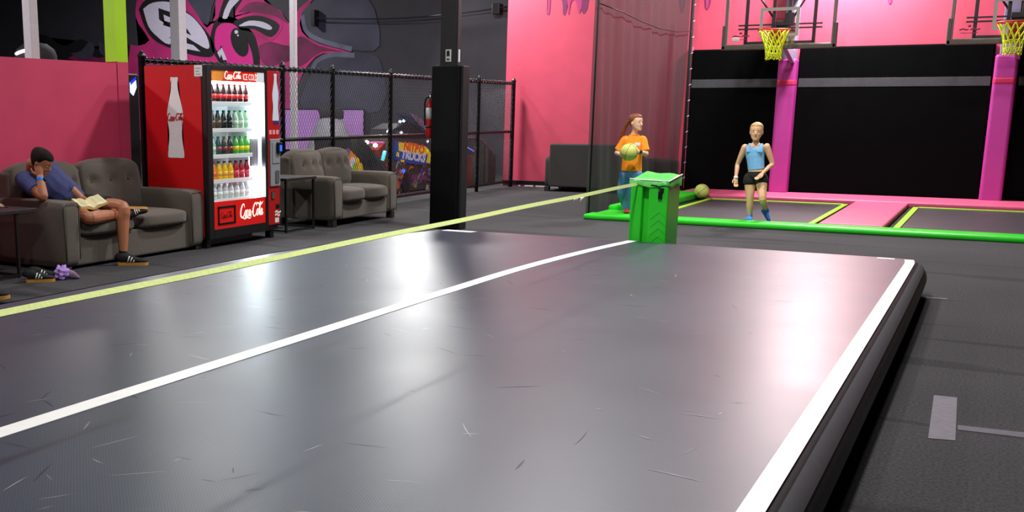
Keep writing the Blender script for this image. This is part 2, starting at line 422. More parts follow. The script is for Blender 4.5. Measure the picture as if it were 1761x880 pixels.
# ------------------------------------------------------------------ wall mural (paint on the far wall)
YM = 23.99
def mp_(cx, cy):
    p = ony(200+cx/4.193, cy/4.193, YM); return (p.x, p.z)
m3 = lambda u, v, d=0: Vector((u, YM-d, v))
MUR = [mat('mural_hot_pink', (190, 42, 118), .7, noise=.35, nscale=1.1), mat('mural_black', (24, 22, 26), .6, noise=.2, nscale=2),
       mat('mural_pale_lilac', (206, 200, 222), .6, noise=.06), mat('mural_bright_magenta', (216, 42, 142), .7, noise=.1, nscale=1),
       mat('mural_slate', (66, 66, 84), .6, noise=.3, nscale=1.3), mat('mural_mist', (104, 106, 128), .6, noise=.3, nscale=2), mat('mural_plum', (120, 34, 82), .6, noise=.5, nscale=1.4)]
bm = NB()
def mpoly(pts, mi, lay, sm=3):
    q = [mp_(*p) for p in pts]
    if sm: q = cr(q+[q[0]], sm)[:-1]
    flat(bm, q, m3, .004*lay, mi)
# clouds of the background
mpoly([(-700, 560), (-660, 300), (-520, 250), (-380, 330), (-250, 280), (-120, 360), (60, 300), (120, 420), (100, 700), (-700, 700)], 1, 1)
mpoly([(-350, 420), (-250, 380), (-120, 420), (0, 380), (60, 480), (-60, 520), (-200, 470)], 6, 2)
mpoly([(105, 320), (160, 330), (240, 290), (160, 170), (140, 70), (190, -40), (480, -60), (590, 110), (655, 200), (715, 110), (740, -60), (1000, -80), (1070, 10), (1190, 80), (1250, 170), (1320, 60), (1440, -30), (1335, 110), (1340, 230), (1460, 315), (1690, 378), (1490, 385), (1400, 450), (1330, 560), (1260, 760), (1180, 1000), (120, 1000)], 0, 2, 2)
mpoly([(1030, 330), (1110, 300), (1250, 330), (1330, 260), (1460, 330), (1640, 376), (1480, 372), (1330, 480), (1250, 440), (1100, 480), (1040, 420)], 6, 3)
mpoly([(880, 90), (960, 20), (1080, 20), (1180, 80), (1240, 170), (1150, 120), (1000, 90)], 6, 3)
mpoly([(480, -50), (700, -50), (690, 60), (660, 180), (590, 110)], 4, 3)
mpoly([(1340, 90), (1450, 0), (1800, -40), (1900, 330), (1700, 360), (1460, 300), (1350, 220)], 4, 3)
mpoly([(1400, 540), (1440, 430), (1540, 390), (1700, 390), (1900, 430), (1900, 800), (1350, 800)], 4, 3)
for pts in ([(1345, 110), (1370, 220), (1470, 290), (1700, 355)], [(1410, 520), (1450, 440), (1560, 395), (1720, 400)]):
    q = [mp_(*p)+(1,) for p in pts]; stroke(bm, q, .12, m3, .016, 5)
mpoly([(-330, 385), (-250, 365), (-195, 300), (-160, 330), (-170, 400), (-240, 428)], 4, 3)
mpoly([(-120, 300), (-70, 325), (-30, 300), (-20, 380), (-70, 410), (-120, 370)], 4, 3)
# wing
mpoly([(165, 70), (215, 0), (370, -25), (480, 55), (600, 165), (695, 290), (700, 400), (600, 405), (480, 375), (300, 305), (215, 210)], 1, 4)
mpoly([(197, 65), (265, 20), (385, 15), (480, 75), (560, 130), (640, 230), (674, 322), (655, 352), (560, 300), (480, 262), (385, 320), (300, 265), (235, 190)], 2, 5)
mpoly([(308, 58), (400, 90), (475, 150), (545, 255), (480, 225), (400, 200), (340, 180), (350, 150), (312, 140)], 1, 6, 0)
mpoly([(345, 105), (390, 125), (460, 185), (400, 165), (352, 150)], 2, 7, 0)
mpoly([(380, 270), (480, 262), (600, 325), (655, 372), (560, 330), (460, 300)], 1, 6, 0)
mpoly([(480, 305), (560, 325), (612, 372), (480, 348)], 2, 7, 0)
# head, eye, antennae
mpoly([(680, 270), (700, 185), (745, 125), (860, 130), (965, 210), (1015, 300), (1035, 480), (960, 620), (820, 560), (720, 410), (690, 350)], 1, 4)
mpoly([(712, 270), (726, 205), (770, 168), (840, 172), (905, 225), (955, 310), (990, 430), (975, 560), (880, 540), (800, 450), (765, 330), (738, 372), (714, 335)], 3, 5)
e = []
for k in range(28):
    a = 2*PI*k/28; x, y = 58*math.cos(a), 108*math.sin(a); t = -.33
    e.append((893+x*math.cos(t)-y*math.sin(t), 305+x*math.sin(t)+y*math.cos(t)))
mpoly(e, 1, 6, 0)
for cx, cy, rr in ((870, 231, 14), (882, 256, 7)):
    mpoly([(cx+rr*math.cos(2*PI*k/14), cy+rr*math.sin(2*PI*k/14)) for k in range(14)], 2, 7, 0)
mpoly([(732, 380), (765, 342), (802, 432), (775, 434), (760, 392), (752, 420)], 2, 6, 0)
mpoly([(735, 160), (748, 90), (800, -30), (940, -60), (870, 60), (848, 130), (862, 165)], 1, 4)
mpoly([(768, 132), (785, 70), (830, -10), (895, -10), (835, 60), (802, 132)], 2, 5)
mpoly([(850, 130), (960, 95), (1100, 105), (1205, 165), (1125, 292), (990, 235), (880, 205)], 0, 4)
mpoly([(850, 152), (950, 118), (1060, 118), (1180, 180), (1120, 268), (1000, 212), (880, 196)], 1, 5)
mpoly([(888, 184), (960, 150), (1060, 158), (1125, 195), (1105, 216), (1000, 186), (905, 190)], 2, 6)
o = obj('mural', bm, MUR); tag(o, 'graffiti mural of a pink wasp with lilac wings on the dark far wall', 'mural')

# lilac panel and pale draped shape before it
def bx_px(x0, y0, x1, y1, Y): a, b = ony(x0, y0, Y), ony(x1, y1, Y); return a.x, b.x, b.z, a.z
x0, x1, z0, z1 = bx_px(484, 189, 625, 236, 23.9)
r = world_root('lilac_display_board', 'lilac board on the dark far wall behind the fence', 'board', ((x0+x1)/2, 23.9, 0))
bm = NB(); box(bm, x0, x1, 23.88, 23.93, z0-.35, z1, .01); part('panel_face', bm, mat('lilac_panel_paint', (206, 150, 232), .5, noise=.08, nscale=2), r)
bm = NB(); box(bm, x0-.03, x1+.03, 23.89, 23.94, z1, z1+.03); box(bm, x1, x1+.03, 23.89, 23.94, z0-.35, z1); box(bm, x0-.03, x0, 23.89, 23.94, z0-.35, z1)
part('panel_frame', bm, BLACKMETAL, r)
def cone_prop():
    Y = 22.2; a = ony(530, 262, Y); b = ony(608, 262, Y); t = ony(572, 203, Y); base = Vector(((a.x+b.x)/2, Y, 0))
    r = world_root('covered_game_machine', 'grey covered machine with ragged dark top before the lilac panel', 'game machine', base)
    h = t.z; R = (b.x-a.x)/2
    bm = NB(); lathe(bm, [(R*1.05, 0), (R, .3), (R*.92, .6), (R*.62, h*.8), (R*.42, h), (R*.3, h+.02)], base, 18)
    for v in bm.verts: v.co += Vector((random.uniform(-.02, .02),)*2+(0,))
    part('cover', bm, mat('pale_grey_cover', (150, 148, 158), .8, noise=.15, nscale=6), r, smooth=True)
    bm = NB()
    prof = [(R*.40, h-.08), (R*.43, h+.04), (R*.42, h+.16), (R*.34, h+.24), (.04, h+.25)]
    lathe(bm, prof, base, 14)
    for v in bm.verts: v.co += Vector((random.uniform(-.05, .05), random.uniform(-.05, .05), random.uniform(-.05, .05)))
    part('dark_top', bm, mat('ragged_dark_top', (44, 42, 46), .9, noise=.3), r)
cone_prop()
# cable and bracket on the dark wall
r = world_root('wall_cable', 'thin dark cable with a bracket strung across the black far wall', 'cable', ony(540, 34, 23.9))
bm = NB(); p0, p1 = ony(540, 31, 23.8), ony(872, 12, 23.8)
tube(bm, [p0.lerp(p1, t/8)+Vector((0, 0, -.12*math.sin(PI*t/8))) for t in range(9)], .018, 6); part('wire', bm, mat('navy_cable', (26, 26, 44), .6), r)
bm = NB(); box(bm, p0.x-.05, p0.x+.05, 23.74, 23.96, p0.z-.2, p0.z+.2, .01); part('bracket', bm, BLACKMETAL, r)
bm = NB(); q = ony(857, 16, 23.9); box(bm, q.x-.09, q.x+.09, 23.74, 23.96, q.z-.12, q.z+.12, .01); part('clamp', bm, BLACKMETAL, r)

# ------------------------------------------------------------------ paint drips at the top of the pink wall
def drips(label, pts_list, base):
    bm = NB()
    for pts, wv in pts_list:
        q = [ony(x, y, 20.247) for x, y in pts]; q = [(p.x, p.z) for p in q]
        flat(bm, cr(q+[q[0]], 4)[:-1], lambda u, v, d=0: Vector((u, 20.248-d, v)), .002, 0)
        q2 = [ony(x, y, 20.247) for x, y in pts]
        cx = sum(p.x for p in q2)/len(q2); cz = sum(p.z for p in q2)/len(q2)
        flat(bm, cr([((p.x-cx)*.55+cx, (p.z-cz)*.92+cz) for p in q2]+[((q2[0].x-cx)*.55+cx, (q2[0].z-cz)*.92+cz)], 4)[:-1], lambda u, v, d=0: Vector((u, 20.248-d, v)), .005, 1)
    o = obj('paint_drip', bm, [mat('drip_outline', (118, 36, 84), .5), mat('drip_fill', (178, 52, 112), .4)])
    tag(o, label, 'painted drip')
drips('single thin purple drip painted at the top of the pink wall', [([(941.5, -30), (948, -30), (947, 10), (945.5, 24), (943, 26), (940.5, 23), (941.5, 8)], 0)], 0)
drips('pair of joined purple drips painted on the pink wall beside the netting', [([(958, -30), (1014, -30), (1012, 4), (1010, 16), (1004, 24), (1000, 18), (996, 6), (989, -1), (982, 1), (976, 8), (974, 20), (971, 27), (968, 22), (967, 4)], 0)], 0)
drips('small purple drip painted on the wall left of the nearer hoop', [([(1210, -30), (1226, -30), (1222, 4), (1217, 17), (1213, 14), (1212, 4)], 0)], 0)
drips('short purple drip painted on the wall between the two hoops', [([(1526, -30), (1538, -30), (1535, 0), (1531, 8), (1527, 2)], 0)], 0)
drips('faint purple drip painted on the wall behind the netting', [([(1168, -30), (1180, -30), (1177, 8), (1172, 22), (1169, 8)], 0)], 0)

# ------------------------------------------------------------------ padded wall and pillars at the back
def wallpad(x0, x1, label):
    r = world_root('wall_pad', label, 'wall pad', ((x0+x1)/2, 20.2, .08))
    bm = NB(); box(bm, x0, x1, 20.13, 20.25, .08, 2.55, .03, 3); part('pad', bm, BLACKPAD, r)
    bm = NB(); box(bm, x0+.02, x1-.02, 20.126, 20.14, 1.885, 2.03, .003); part('stripe', bm, STRIPE, r, label='dull grey stripe')
wallpad(-4.93, -3.42, 'black wall pad between the netting and the left magenta pillar')
wallpad(-3.13, -.24, 'wide black wall pad between the two magenta pillars')
wallpad(.10, 3.2, 'black wall pad right of the right magenta pillar')
def pillar(x0, x1, label):
    r = world_root('pillar_pad', label, 'pillar pad', ((x0+x1)/2, 20.0, .07))
    bm = NB(); box(bm, x0, x1, 19.93, 20.25, .07, 2.36, .045, 4); part('pad', bm, MAGENTA, r)
    bm = NB(); box(bm, x0-.002, x1+.002, 19.926, 20.13, 1.885, 2.03, .046, 4); part('tape_band', bm, MAGTAPE, r, label='rose pink tape band')
    bm = NB(); box(bm, x0+.05, x1-.05, 19.98, 20.24, 2.36, 4.4, .01); part('post', bm, mat('lilac_grey_steel', (150, 140, 170), .5), r, label='grey steel post above the pad')
pillar(-3.43, -3.13, 'magenta padded pillar behind the nearer basketball hoop')
pillar(-.23, .09, 'magenta padded pillar under the right basketball hoop')

# ------------------------------------------------------------------ trampolines
def roll(bm, x0, x1, y0, y1, z1, bev=.03, z0=0): box(bm, x0, x1, y0, y1, z0, z1, bev, 3)
bm = NB(); roll(bm, -4.88, 4.4, 14.42, 14.78, .075, .03); roll(bm, -4.82, -4.30, 14.76, 15.31, .072, .02)
solo('front_edge_pad', bm, GREENV, 'long bright green edge pad along the front of the trampolines', 'edge pad', (0, 14.6, 0), smooth=False)
bm = NB(); roll(bm, -4.82, -4.36, 15.32, 18.83, .14, .04)
solo('side_edge_pad', bm, GREENV, 'bright green pad running along the netting side of the left trampoline', 'edge pad', (-4.55, 17, 0))
bm = NB(); roll(bm, -4.78, 4.4, 18.86, 20.12, .10, .03)
solo('back_ledge_pad', bm, PINKVINYL, 'pink padded ledge along the foot of the black wall pads', 'ledge pad', (0, 19.8, 0))
bm = NB(); roll(bm, -1.91, -1.15, 14.79, 18.85, .085, .025)
solo('divider_pad', bm, PINKVINYL, 'pink pad dividing the two trampolines', 'divider pad', (-1.6, 17, 0))
def trampoline(x0, x1, label):
    r = world_root('trampoline', label, 'trampoline', ((x0+x1)/2, 17, 0))
    y0, y1 = 14.8, 18.84
    bm = NB(); box(bm, x0+.12, x1-.12, y0+.02, y1-.22, .012, .03); part('jump_bed', bm, MATM, r)
    bm = NB()
    for a, b, c, d in ((x0+.07, x0+.15, y0, y1-.15), (x1-.15, x1-.07, y0, y1-.15), (x0+.07, x1-.07, y1-.23, y1-.15)):
        box(bm, a, b, c, d, .025, .045, .006)
    part('border_webbing', bm, LIME, r, label='lime border webbing')
    bm = NB(); box(bm, x0, x1, y0-.005, y1+.005, 0.001, .012); part('frame_bed', bm, BLACKCLOTH, r)
trampoline(-4.22, -1.92, 'left black trampoline bed with lime border, girl in blue top on it')
trampoline(-1.14, 3.0, 'right black trampoline bed with lime border, right of the pink divider')

# ------------------------------------------------------------------ basketball hoops
def hoop(cx, label, netlabel):
    Y = 18.9; x0, x1 = cx-.845, cx+.845; z0, z1 = 2.49, 3.56
    r = world_root('basketball_hoop', label, 'basketball hoop', (cx, Y, 0))
    gm = mat('hoop_grey_frame', (122, 116, 110), .4, metal=.2, noise=.05)
    bm = NB(); box(bm, x0+.02, x1-.02, Y-.006, Y+.006, z0+.05, z1-.02); bb = part('backboard', bm, ACRYLIC, r, label='clear acrylic backboard')
    bm = NB()
    for a, b, c, d in ((x0, x1, z0, z0+.055), (x0, x1, z1-.05, z1), (x0, x0+.05, z0+.05, z1-.05), (x1-.05, x1, z0+.05, z1-.05)):
        box(bm, a, b, Y-.03, Y+.03, c, d, .008)
    fr = part('frame', bm, gm, r)
    bm = NB()
    box(bm, x0-.03, x1+.03, Y-.045, Y+.04, z0-.03, z0+.045, .015)
    for a in (x0-.03, x1-.03): box(bm, a, a+.06, Y-.045, Y+.04, z0-.03, z0+.36, .012)
    part('edge_padding', bm, mat('taupe_edge_padding', (96, 88, 82), .7, noise=.1), r, label='taupe foam edge padding')
    bm = NB(); t0, t1, tz0, tz1 = cx-.30, cx+.30, z0+.17, z0+.62
    for a, b, c, d in ((t0, t1, tz0, tz0+.05), (t0, t1, tz1-.05, tz1), (t0, t0+.05, tz0+.05, tz1-.05), (t1-.05, t1, tz0+.05, tz1-.05)):
        box(bm, a, b, Y-.012, Y-.007, c, d)
    part('target_square', bm, mat('target_grey_line', (176, 172, 170), .6), r, label='pale grey target outline')
    bm = NB()
    for dx in (-.52, -.10, .14, .52): box(bm, cx+dx-.025, cx+dx+.025, Y+.05, Y+.10, z0+.06 if abs(dx) > .3 else z0+.3, z1, .006)
    for dz in (.36, .30): box(bm, cx-.64, cx+.64, Y+.03, Y+.06, z0+dz-.012, z0+dz+.012)
    box(bm, cx-.52, cx+.52, Y+.05, Y+.10, z0+.06, z0+.1)
    part('back_frame', bm, DARKMETAL, r)
    bm = NB()
    tube(bm, [(cx-.5, Y+.1, z1-.05), (cx-.08, Y+.12, z0+.42)], .016, 6); tube(bm, [(cx+.5, Y+.1, z1-.05), (cx+.16, Y+.12, z0+.42)], .016, 6)
    part('brace', bm, DARKMETAL, r)
    bm = NB(); box(bm, cx-.08, cx+.12, Y+.1, 20.2, z0+.9, z0+1.02, .01); box(bm, cx-.07, cx+.11, Y+.1, 19.98, z0+.32, z0+.42, .01)
    box(bm, cx+.06, cx+.2, Y+.08, Y+.24, z0+.34, z0+.55, .015)
    part('mount_arm', bm, DARKMETAL, r)
    bm = NB(); prism(bm, [(0, 0), (.9, 0), (.9, -.22)], lambda u, v, d=0: Vector((cx+.04+d, 19.08+u, z0+.0+v)), .07)
    part('gusset', bm, mat('lilac_grey_steel', (150, 140, 170), .5), r)
    rz = 2.735; ry = 18.50
    bm = NB(); tube(bm, [(cx+.235*math.cos(2*PI*k/32), ry+.235*math.sin(2*PI*k/32), rz) for k in range(32)], .011, 8, closed=True)
    rm = mat('orange_rim_paint', (226, 74, 26), .4)
    part('rim', bm, rm, r, label='orange rim')
    bm = NB(); box(bm, cx-.1, cx+.1, Y-.18, Y-.03, rz-.02, rz+.015, .006); prism(bm, [(0, 0), (.2, 0), (.2, -.22)], lambda u, v, d=0: Vector((cx-.08+d, Y-.23+u, rz-.01+v)), .16)
    part('rim_bracket', bm, mat('rim_bracket_red', (150, 34, 22), .45), r)
    # net: two families of cords
    nb = NB(); n = 12
    def P(a, t):
        rad = .225*(1-t)+.125*t-.035*math.sin(PI*t*.9); sw = .012*math.sin(3*a+cx*5)
        return Vector((cx+rad*math.cos(a)+.02*t*math.sin(cx*9), ry+rad*math.sin(a), rz-.012-.43*t+sw*t))
    for k in range(n):
        a = 2*PI*k/n
        for sgn in (1, -1):
            tube(nb, [P(a+sgn*2*PI/n*(t/8)*2, t/8) for t in range(9)], .0085, 5)
    for k in range(n):
        a = 2*PI*(k+.5)/n; lathe(nb, [(.001, -.014), (.013, -.006), (.013, .006), (.001, .014)], P(a, 1.0), 6)
    for t in (.55, .8): tube(nb, [P(2*PI*k/24, t+.02*(k % 2)) for k in range(24)], .006, 4, closed=True)
    part('net', nb, mat('lime_net_cord', (214, 226, 40), .7), r, label=netlabel)
    # maker's mark in the lower left of the glass
    bm = NB(); to = plane_to3((x0+.13, Y-.008, z0+.12), (1, 0, 0), (0, 0, 1))
    flat(bm, [(.10, .11), (.13, .14), (.16, .11), (.13, .095)], to, .001)
    stroke(bm, [(0, .06), (.05, .075), (.09, .06), (.12, .07)], .022, to, .001); stroke(bm, [(.14, .06), (.19, .08), (.22, .06), (.27, .075)], .022, to, .001)
    stroke(bm, [(.02, .02), (.12, .015), (.24, .022)], .01, to, .001)
    part('maker_mark', bm, mat('maroon_print', (150, 20, 60), .5), r)
    return r
hoop(-3.28, 'basketball hoop with clear backboard over the left trampoline', 'lime cord net')
hoop(-.01, 'basketball hoop with clear backboard cut by the right edge', 'lime cord net')
bm = NB(); box(bm, -4.0, -3.88, 18.86, 18.893, 2.6, 2.66, .01); o = solo('paper_sticker', bm, WHITE, 'torn white sticker on lower left corner of the nearer backboard', 'sticker', (-3.94, 18.87, 2.6))

# ------------------------------------------------------------------ safety netting
r = world_root('safety_net', 'dark see-through netting hung between the pink wall and the left trampoline', 'safety net', (-4.88, 17.2, 0))
bm = NB(); ny, nz = 64, 30; grid = []
for i in range(ny+1):
    y = 14.66+(19.66-14.66)*i/ny; row = []
    for j in range(nz+1):
        z = .02+4.6*j/nz; f = 1-j/nz
        row.append(bm.verts.new((-4.925+.03*math.sin(y*5.1+z*.5)*f+.02*math.sin(y*13+z*1.1)*(.4+.6*f), y, z)))
    grid.append(row)
for i in range(ny):
    for j in range(nz): bm.faces.new((grid[i][j], grid[i+1][j], grid[i+1][j+1], grid[i][j+1]))
part('netting', bm, NETM, r, smooth=True)
bm = NB()
pts = [(1031, 5), (1060, 17), (1090, 33), (1120, 45), (1150, 51), (1182, 52)]
tube(bm, [Vector((-4.86, 14.66+5.0*k/(len(pts)-1), onx(x, y, -4.84).z)) for k, (x, y) in enumerate(pts)], .008, 5)
part('sag_rope', bm, BLACKMETAL, r)
for k in range(16):
    bm = NB(); tube(bm, [(-4.84, 19.66, .3+k*.27), (-4.82, 19.71, .32+k*.27)], .009, 6)
    part('lacing_tie', bm, GREYPLASTIC, r, label='pale lacing tie')
bm = NB(); lathe(bm, [(.013, 0), (.013, 4.6)], (-4.86, 14.6, 0), 12); solo('net_pole', bm, BLACKCLOTH, 'thin black pole holding the near edge of the netting', 'pole', (-4.86, 14.6, 0))
bm = NB(); lathe(bm, [(.03, .10), (.03, 4.6)], (-4.88, 19.76, 0), 12); solo('net_pole', bm, BLACKCLOTH, 'black pole at the far edge of the netting by the wall pads', 'pole', (-4.88, 19.76, 0))
bm = NB(); box(bm, -5.0, -4.93, 20.16, 20.25, .1, 2.6, .015); solo('pad_edge_strip', bm, PINKVINYL, 'narrow pink strip down the left edge of the black wall pads', 'edge strip', (-4.97, 20.2, .1))

# ------------------------------------------------------------------ inflatable track
def track():
    def bend(bm):
        for v in bm.verts:
            k = max(0, min(1.05, (v.co.y-6.9)/2.95)); v.co.x += (-.55-v.co.x)*.085*k*k
        return bm
    YS = [6.9+.25*k for k in range(12)]
    TX0, TX1, TY0, TY1, TH = -5.19, -.505, -2.0, 9.86, .28
    r = world_root('inflatable_track', 'huge grey inflatable tumbling track with white stripes filling the foreground', 'inflatable track', ((TX0+TX1)/2, 4, 0))
    R = TH/2; cr_ = .10
    # outline with rounded corners; profile bulges outward
    def outline(off):
        pts = []; rad = .16+off
        for cx, cy, a0 in ((TX1-.16, TY1-.16, 0), (TX0+.16, TY1-.16, PI/2), (TX0+.16, TY0+.16, PI), (TX1-.16, TY0+.16, 1.5*PI)):
            for k in range(9): a = a0+PI/2*k/8; pts.append((cx+rad*math.cos(a), cy+rad*math.sin(a)))
            if a0 == PI/2: pts += [(cx-rad, y) for y in reversed(YS) if y < TY1-.3]
            if a0 == 1.5*PI: pts += [(cx+rad, y) for y in YS if y < TY1-.3]
        return pts
    bm = NB(); rings = []
    prof = []
    for k in range(13):
        a = PI/2-PI*k/12; prof.append((-.02+R*.95*math.cos(a), R+R*math.sin(a)))
    for off, z in prof: rings.append([bm.verts.new((x, y, z)) for x, y in outline(off)])
    n = len(rings[0])
    for i, (a, b) in enumerate(zip(rings, rings[1:])):
        for k in range(n):
            f = bm.faces.new((a[k], a[(k+1) % n], b[(k+1) % n], b[k])); f.smooth = True
    bm.faces.new(rings[-1])
    part('side_wall', bend(bm), TRACKSIDE, r)
    bm = NB(); f = bm.faces.new([bm.verts.new((x, y, TH)) for x, y in outline(-.02)])
    g = bmesh.ops.extrude_face_region(bm, geom=[f]); bmesh.ops.translate(bm, verts=[v for v in g['geom'] if isinstance(v, bmesh.types.BMVert)], vec=(0, 0, .003))
    rnd = random.Random(11); to = lambda u, v, d=0: Vector((u, v, TH+.003+d))
    for k in range(230):
        u = rnd.uniform(TX0+.3, TX1-.3); v = 1.6+7.9*rnd.random()**1.2; mi = 1 if rnd.random() < .5 else 2
        ln = rnd.uniform(.03, .20); a = rnd.gauss(.2, .7) if rnd.random() < .7 else rnd.uniform(0, PI); bow = rnd.uniform(-.03, .03)*ln
        c_, s_ = math.cos(a), math.sin(a)
        stroke(bm, [(u, v, .3), (u+ln*.5*c_-bow*s_, v+ln*.5*s_+bow*c_, 1.2), (u+ln*c_, v+ln*s_, .2)], rnd.uniform(.003, .008), to, .0006+.00002*k/10, mi, 3)
    part('top_sheet', bend(bm), [TRACK, mat('dark_scuff', (26, 26, 30), .55), mat('pale_scratch', (140, 138, 138), .5)], r)
    # seam band on the upper rim (right and left)
    def rim(a0, a1, x, sgn, name, m, lab=None, y1=TY1-.02):
        bm = NB(); prev = None
        n = 7; cols = []
        for yy in [TY0+.1]+[y for y in YS if y < y1-.35]+[y1-.3, y1-.2, y1-.12, y1-.04, y1]:
            d = max(0, yy-(y1-.3)); bnd = -sgn*d*d*.25
            col = []
            for k in range(n):
                a = a0+(a1-a0)*k/(n-1); off = -.02+(R*.95+.004)*math.cos(a)
                if isinstance(x, tuple): px_ = x[0]+(x[1]-x[0])*k/(n-1); z = TH+.005
                else: px_ = x+sgn*off; z = R+(R+.004)*math.sin(a)
                col.append(bm.verts.new((px_+bnd, yy, z-.0*d)))
            cols.append(col)
        for a, b in zip(cols, cols[1:]):
            for k in range(n-1): bm.faces.new((a[k], a[k+1], b[k+1], b[k]))
        part(name, bend(bm), m, r, smooth=True, label=lab)
    rim(0, 0, (TX1-.062, TX1+.014), 1, 'edge_stripe', TRACKWHITE, 'white stripe along the right edge', TY1-.08)
    rim(PI/2-.45, PI/2-.95, TX1, 1, 'seam_band', TRACKSEAM, 'grey seam band')
    rim(PI/2-.2, PI/2-1.0, TX0, -1, 'seam_band', TRACKSEAM, 'grey seam band')
    bm = NB()
    ys = [TY0+.2]+YS+[TY1]
    for a, b in zip(ys, ys[1:]): box(bm, -3.115, -3.015, a, b, TH+.002, TH+.006)
    part('centre_stripe', bend(bm), TRACKWHITE, r, label='white centre stripe')
    bm = NB(); box(bm, TX1-.30, TX1-.16, TY1-.13, TY1-.06, TH+.002, TH+.006); part('corner_patch', bend(bm), TRACKWHITE, r, label='white patch at the right far corner')
    bm = NB(); box(bm, TX0+.1, TX0+.45, TY1-.16, TY1-.06, TH+.002, TH+.006); part('corner_patch', bend(bm), TRACKWHITE, r, label='white patch at the left far corner')
track()

# ------------------------------------------------------------------ green padded box and the strap tied to it
def greenbox():
    y0 = 9.99; a = ony(1080, 415, y0); b = ony(1144, 418, y0); x0, x1 = a.x, b.x; y1 = y0+.42; zt = .82
    r = world_root('padded_box', 'bright green padded box at the far end of the tumbling track', 'padded box', ((x0+x1)/2, y0+.2, 0))
    xm = x0+(x1-x0)*.40; gw = .058
    bm = NB()
    box(bm, x0, xm-gw/2, y0, y1, 0, zt, .012, 3); box(bm, xm-gw/2-.005, xm+gw/2+.005, y0+.075, y1-.01, 0, zt-.004); box(bm, xm+gw/2, x1, y0, y1, 0, zt, .012, 3)
    part('padded_body', bm, GREENV, r)
    # creased chevrons near the foot
    bm = NB()
    for k in range(4):
        z = .30+.075*k; xc = x0+(x1-x0)*.80
        tube(bm, [(xc-.085, y0-.001, z-.05), (xc, y0-.001, z+.03), (xc+.06, y0-.001, z-.03)], [.001, .0045, .001], 6)
    part('crease', bm, GREENV, r)
    # lid with sagging flap
    bm = NB(); top = [ (x0-.012, y0-.012, zt+.022), (x1+.005, y0-.012, zt+.008), (x1+.012, y1, zt+.055), (x0+.03, y1, zt+.075)]
    n = 8; g = []
    for i in range(n+1):
        row = []
        for j in range(n+1):
            u, v = i/n, j/n
            p = (Vector(top[0])*(1-u)+Vector(top[1])*u)*(1-v)+(Vector(top[3])*(1-u)+Vector(top[2])*u)*v
            p.z -= .02*math.sin(PI*u)*math.sin(PI*v)+.006*math.sin(9*u+5*v); row.append(bm.verts.new(p))
        g.append(row)
    for i in range(n):
        for j in range(n): bm.faces.new((g[i][j], g[i+1][j], g[i+1][j+1], g[i][j+1]))
    edge = [g[i][0] for i in range(n+1)]+[g[n][j] for j in range(1, n+1)]+[g[i][n] for i in range(n-1, -1, -1)]+[g[0][j] for j in range(n-1, 0, -1)]
    low = [bm.verts.new((v.co.x, v.co.y, zt-.035+.012*math.sin(k*1.1))) for k, v in enumerate(edge)]
    for k in range(len(edge)): bm.faces.new((edge[k], edge[(k+1) % len(edge)], low[(k+1) % len(edge)], low[k]))
    part('lid', bm, mat('pale_green_lid_vinyl', (96, 214, 96), .33, noise=.15, nscale=10, bump=.2, bscale=10), r, smooth=True, label='paler green lid')
    bm = NB(); pts = [g_ for g_ in (top[0], top[1], top[2])]
    tube(bm, [Vector(p)+Vector((0, 0, .004)) for p in pts], .006, 6); part('lid_piping', bm, mat('white_worn_piping', (226, 236, 224), .5), r)
    bm = NB(); xb = x0+(x1-x0)*.80; box(bm, xb-.018, xb+.018, y0-.024, y0+.002, zt-.15, zt-.075, .005); box(bm, xb-.006, xb+.03, y0-.02, y0+.002, zt-.08, zt-.05, .004)
    part('buckle', bm, BLACKPLASTIC, r, label='black strap buckle')
    bm = NB(); tube(bm, [(x0+(x1-x0)*.55, y0-.012, zt-.025), (x0+(x1-x0)*.7, y0-.016, zt-.03), (xb+.005, y0-.016, zt-.06)], .006, 6); part('cord', bm, BLACKCLOTH, r)
    return x0, x1, y0, zt
gx0, gx1, gy0, gz = greenbox()
# strap
r = world_root('tensioned_strap', 'long pale lime strap stretched over the track to the green box', 'strap', (-2.8, 4, .78))
zA = .80; A = onz(1100, 315.5, zA); B = onz(0, 540, zA); D = (B-A).normalized(); far = A; near = B+D*3.5
bm = NB(); N = 60; prev = None
for k in range(N+1):
    t = k/N; p = far.lerp(near, t); p.z = zA+.002*math.sin(t*30)
    w = .0145; an = -(.35+min(1.0, t*1.5)*.6); cx_, cz_ = w*math.sin(an), w*math.cos(an)
    cur = [bm.verts.new(p+Vector(q)) for q in ((-cx_-.002*math.cos(an), 0, -cz_+.002*math.sin(an)), (cx_-.002*math.cos(an), 0, cz_+.002*math.sin(an)), (cx_+.002*math.cos(an), 0, cz_-.002*math.sin(an)), (-cx_+.002*math.cos(an), 0, -cz_-.002*math.sin(an)))]
    if prev:
        for i in range(4): bm.faces.new((prev[i], prev[(i+1) % 4], cur[(i+1) % 4], cur[i]))
    else: bm.faces.new(cur)
    prev = cur
bm.faces.new(prev); part('webbing', bm, STRAPM, r)
bm = NB(); k0 = onz(998, 338, zA); prev = None
for q in range(9):
    c = k0+Vector((0, random.uniform(-.14, .14), -.008))
    bm = NB(); tube(bm, [c, c+Vector((random.uniform(-.01, .01), random.uniform(-.03, .03), random.uniform(-.035, -.015)))], [.004, .001], 4)
    part('frayed_thread', bm, mat('white_frayed_thread', (236, 236, 214), .8), r)
bm = NB(); q = far
tube(bm, [q, Vector((q.x+.02, gy0-.005, zA)), Vector((gx0+(gx1-gx0)*.45, gy0-.006, zA-.002))], .008, 6)
part('tied_end', bm, STRAPM, r)

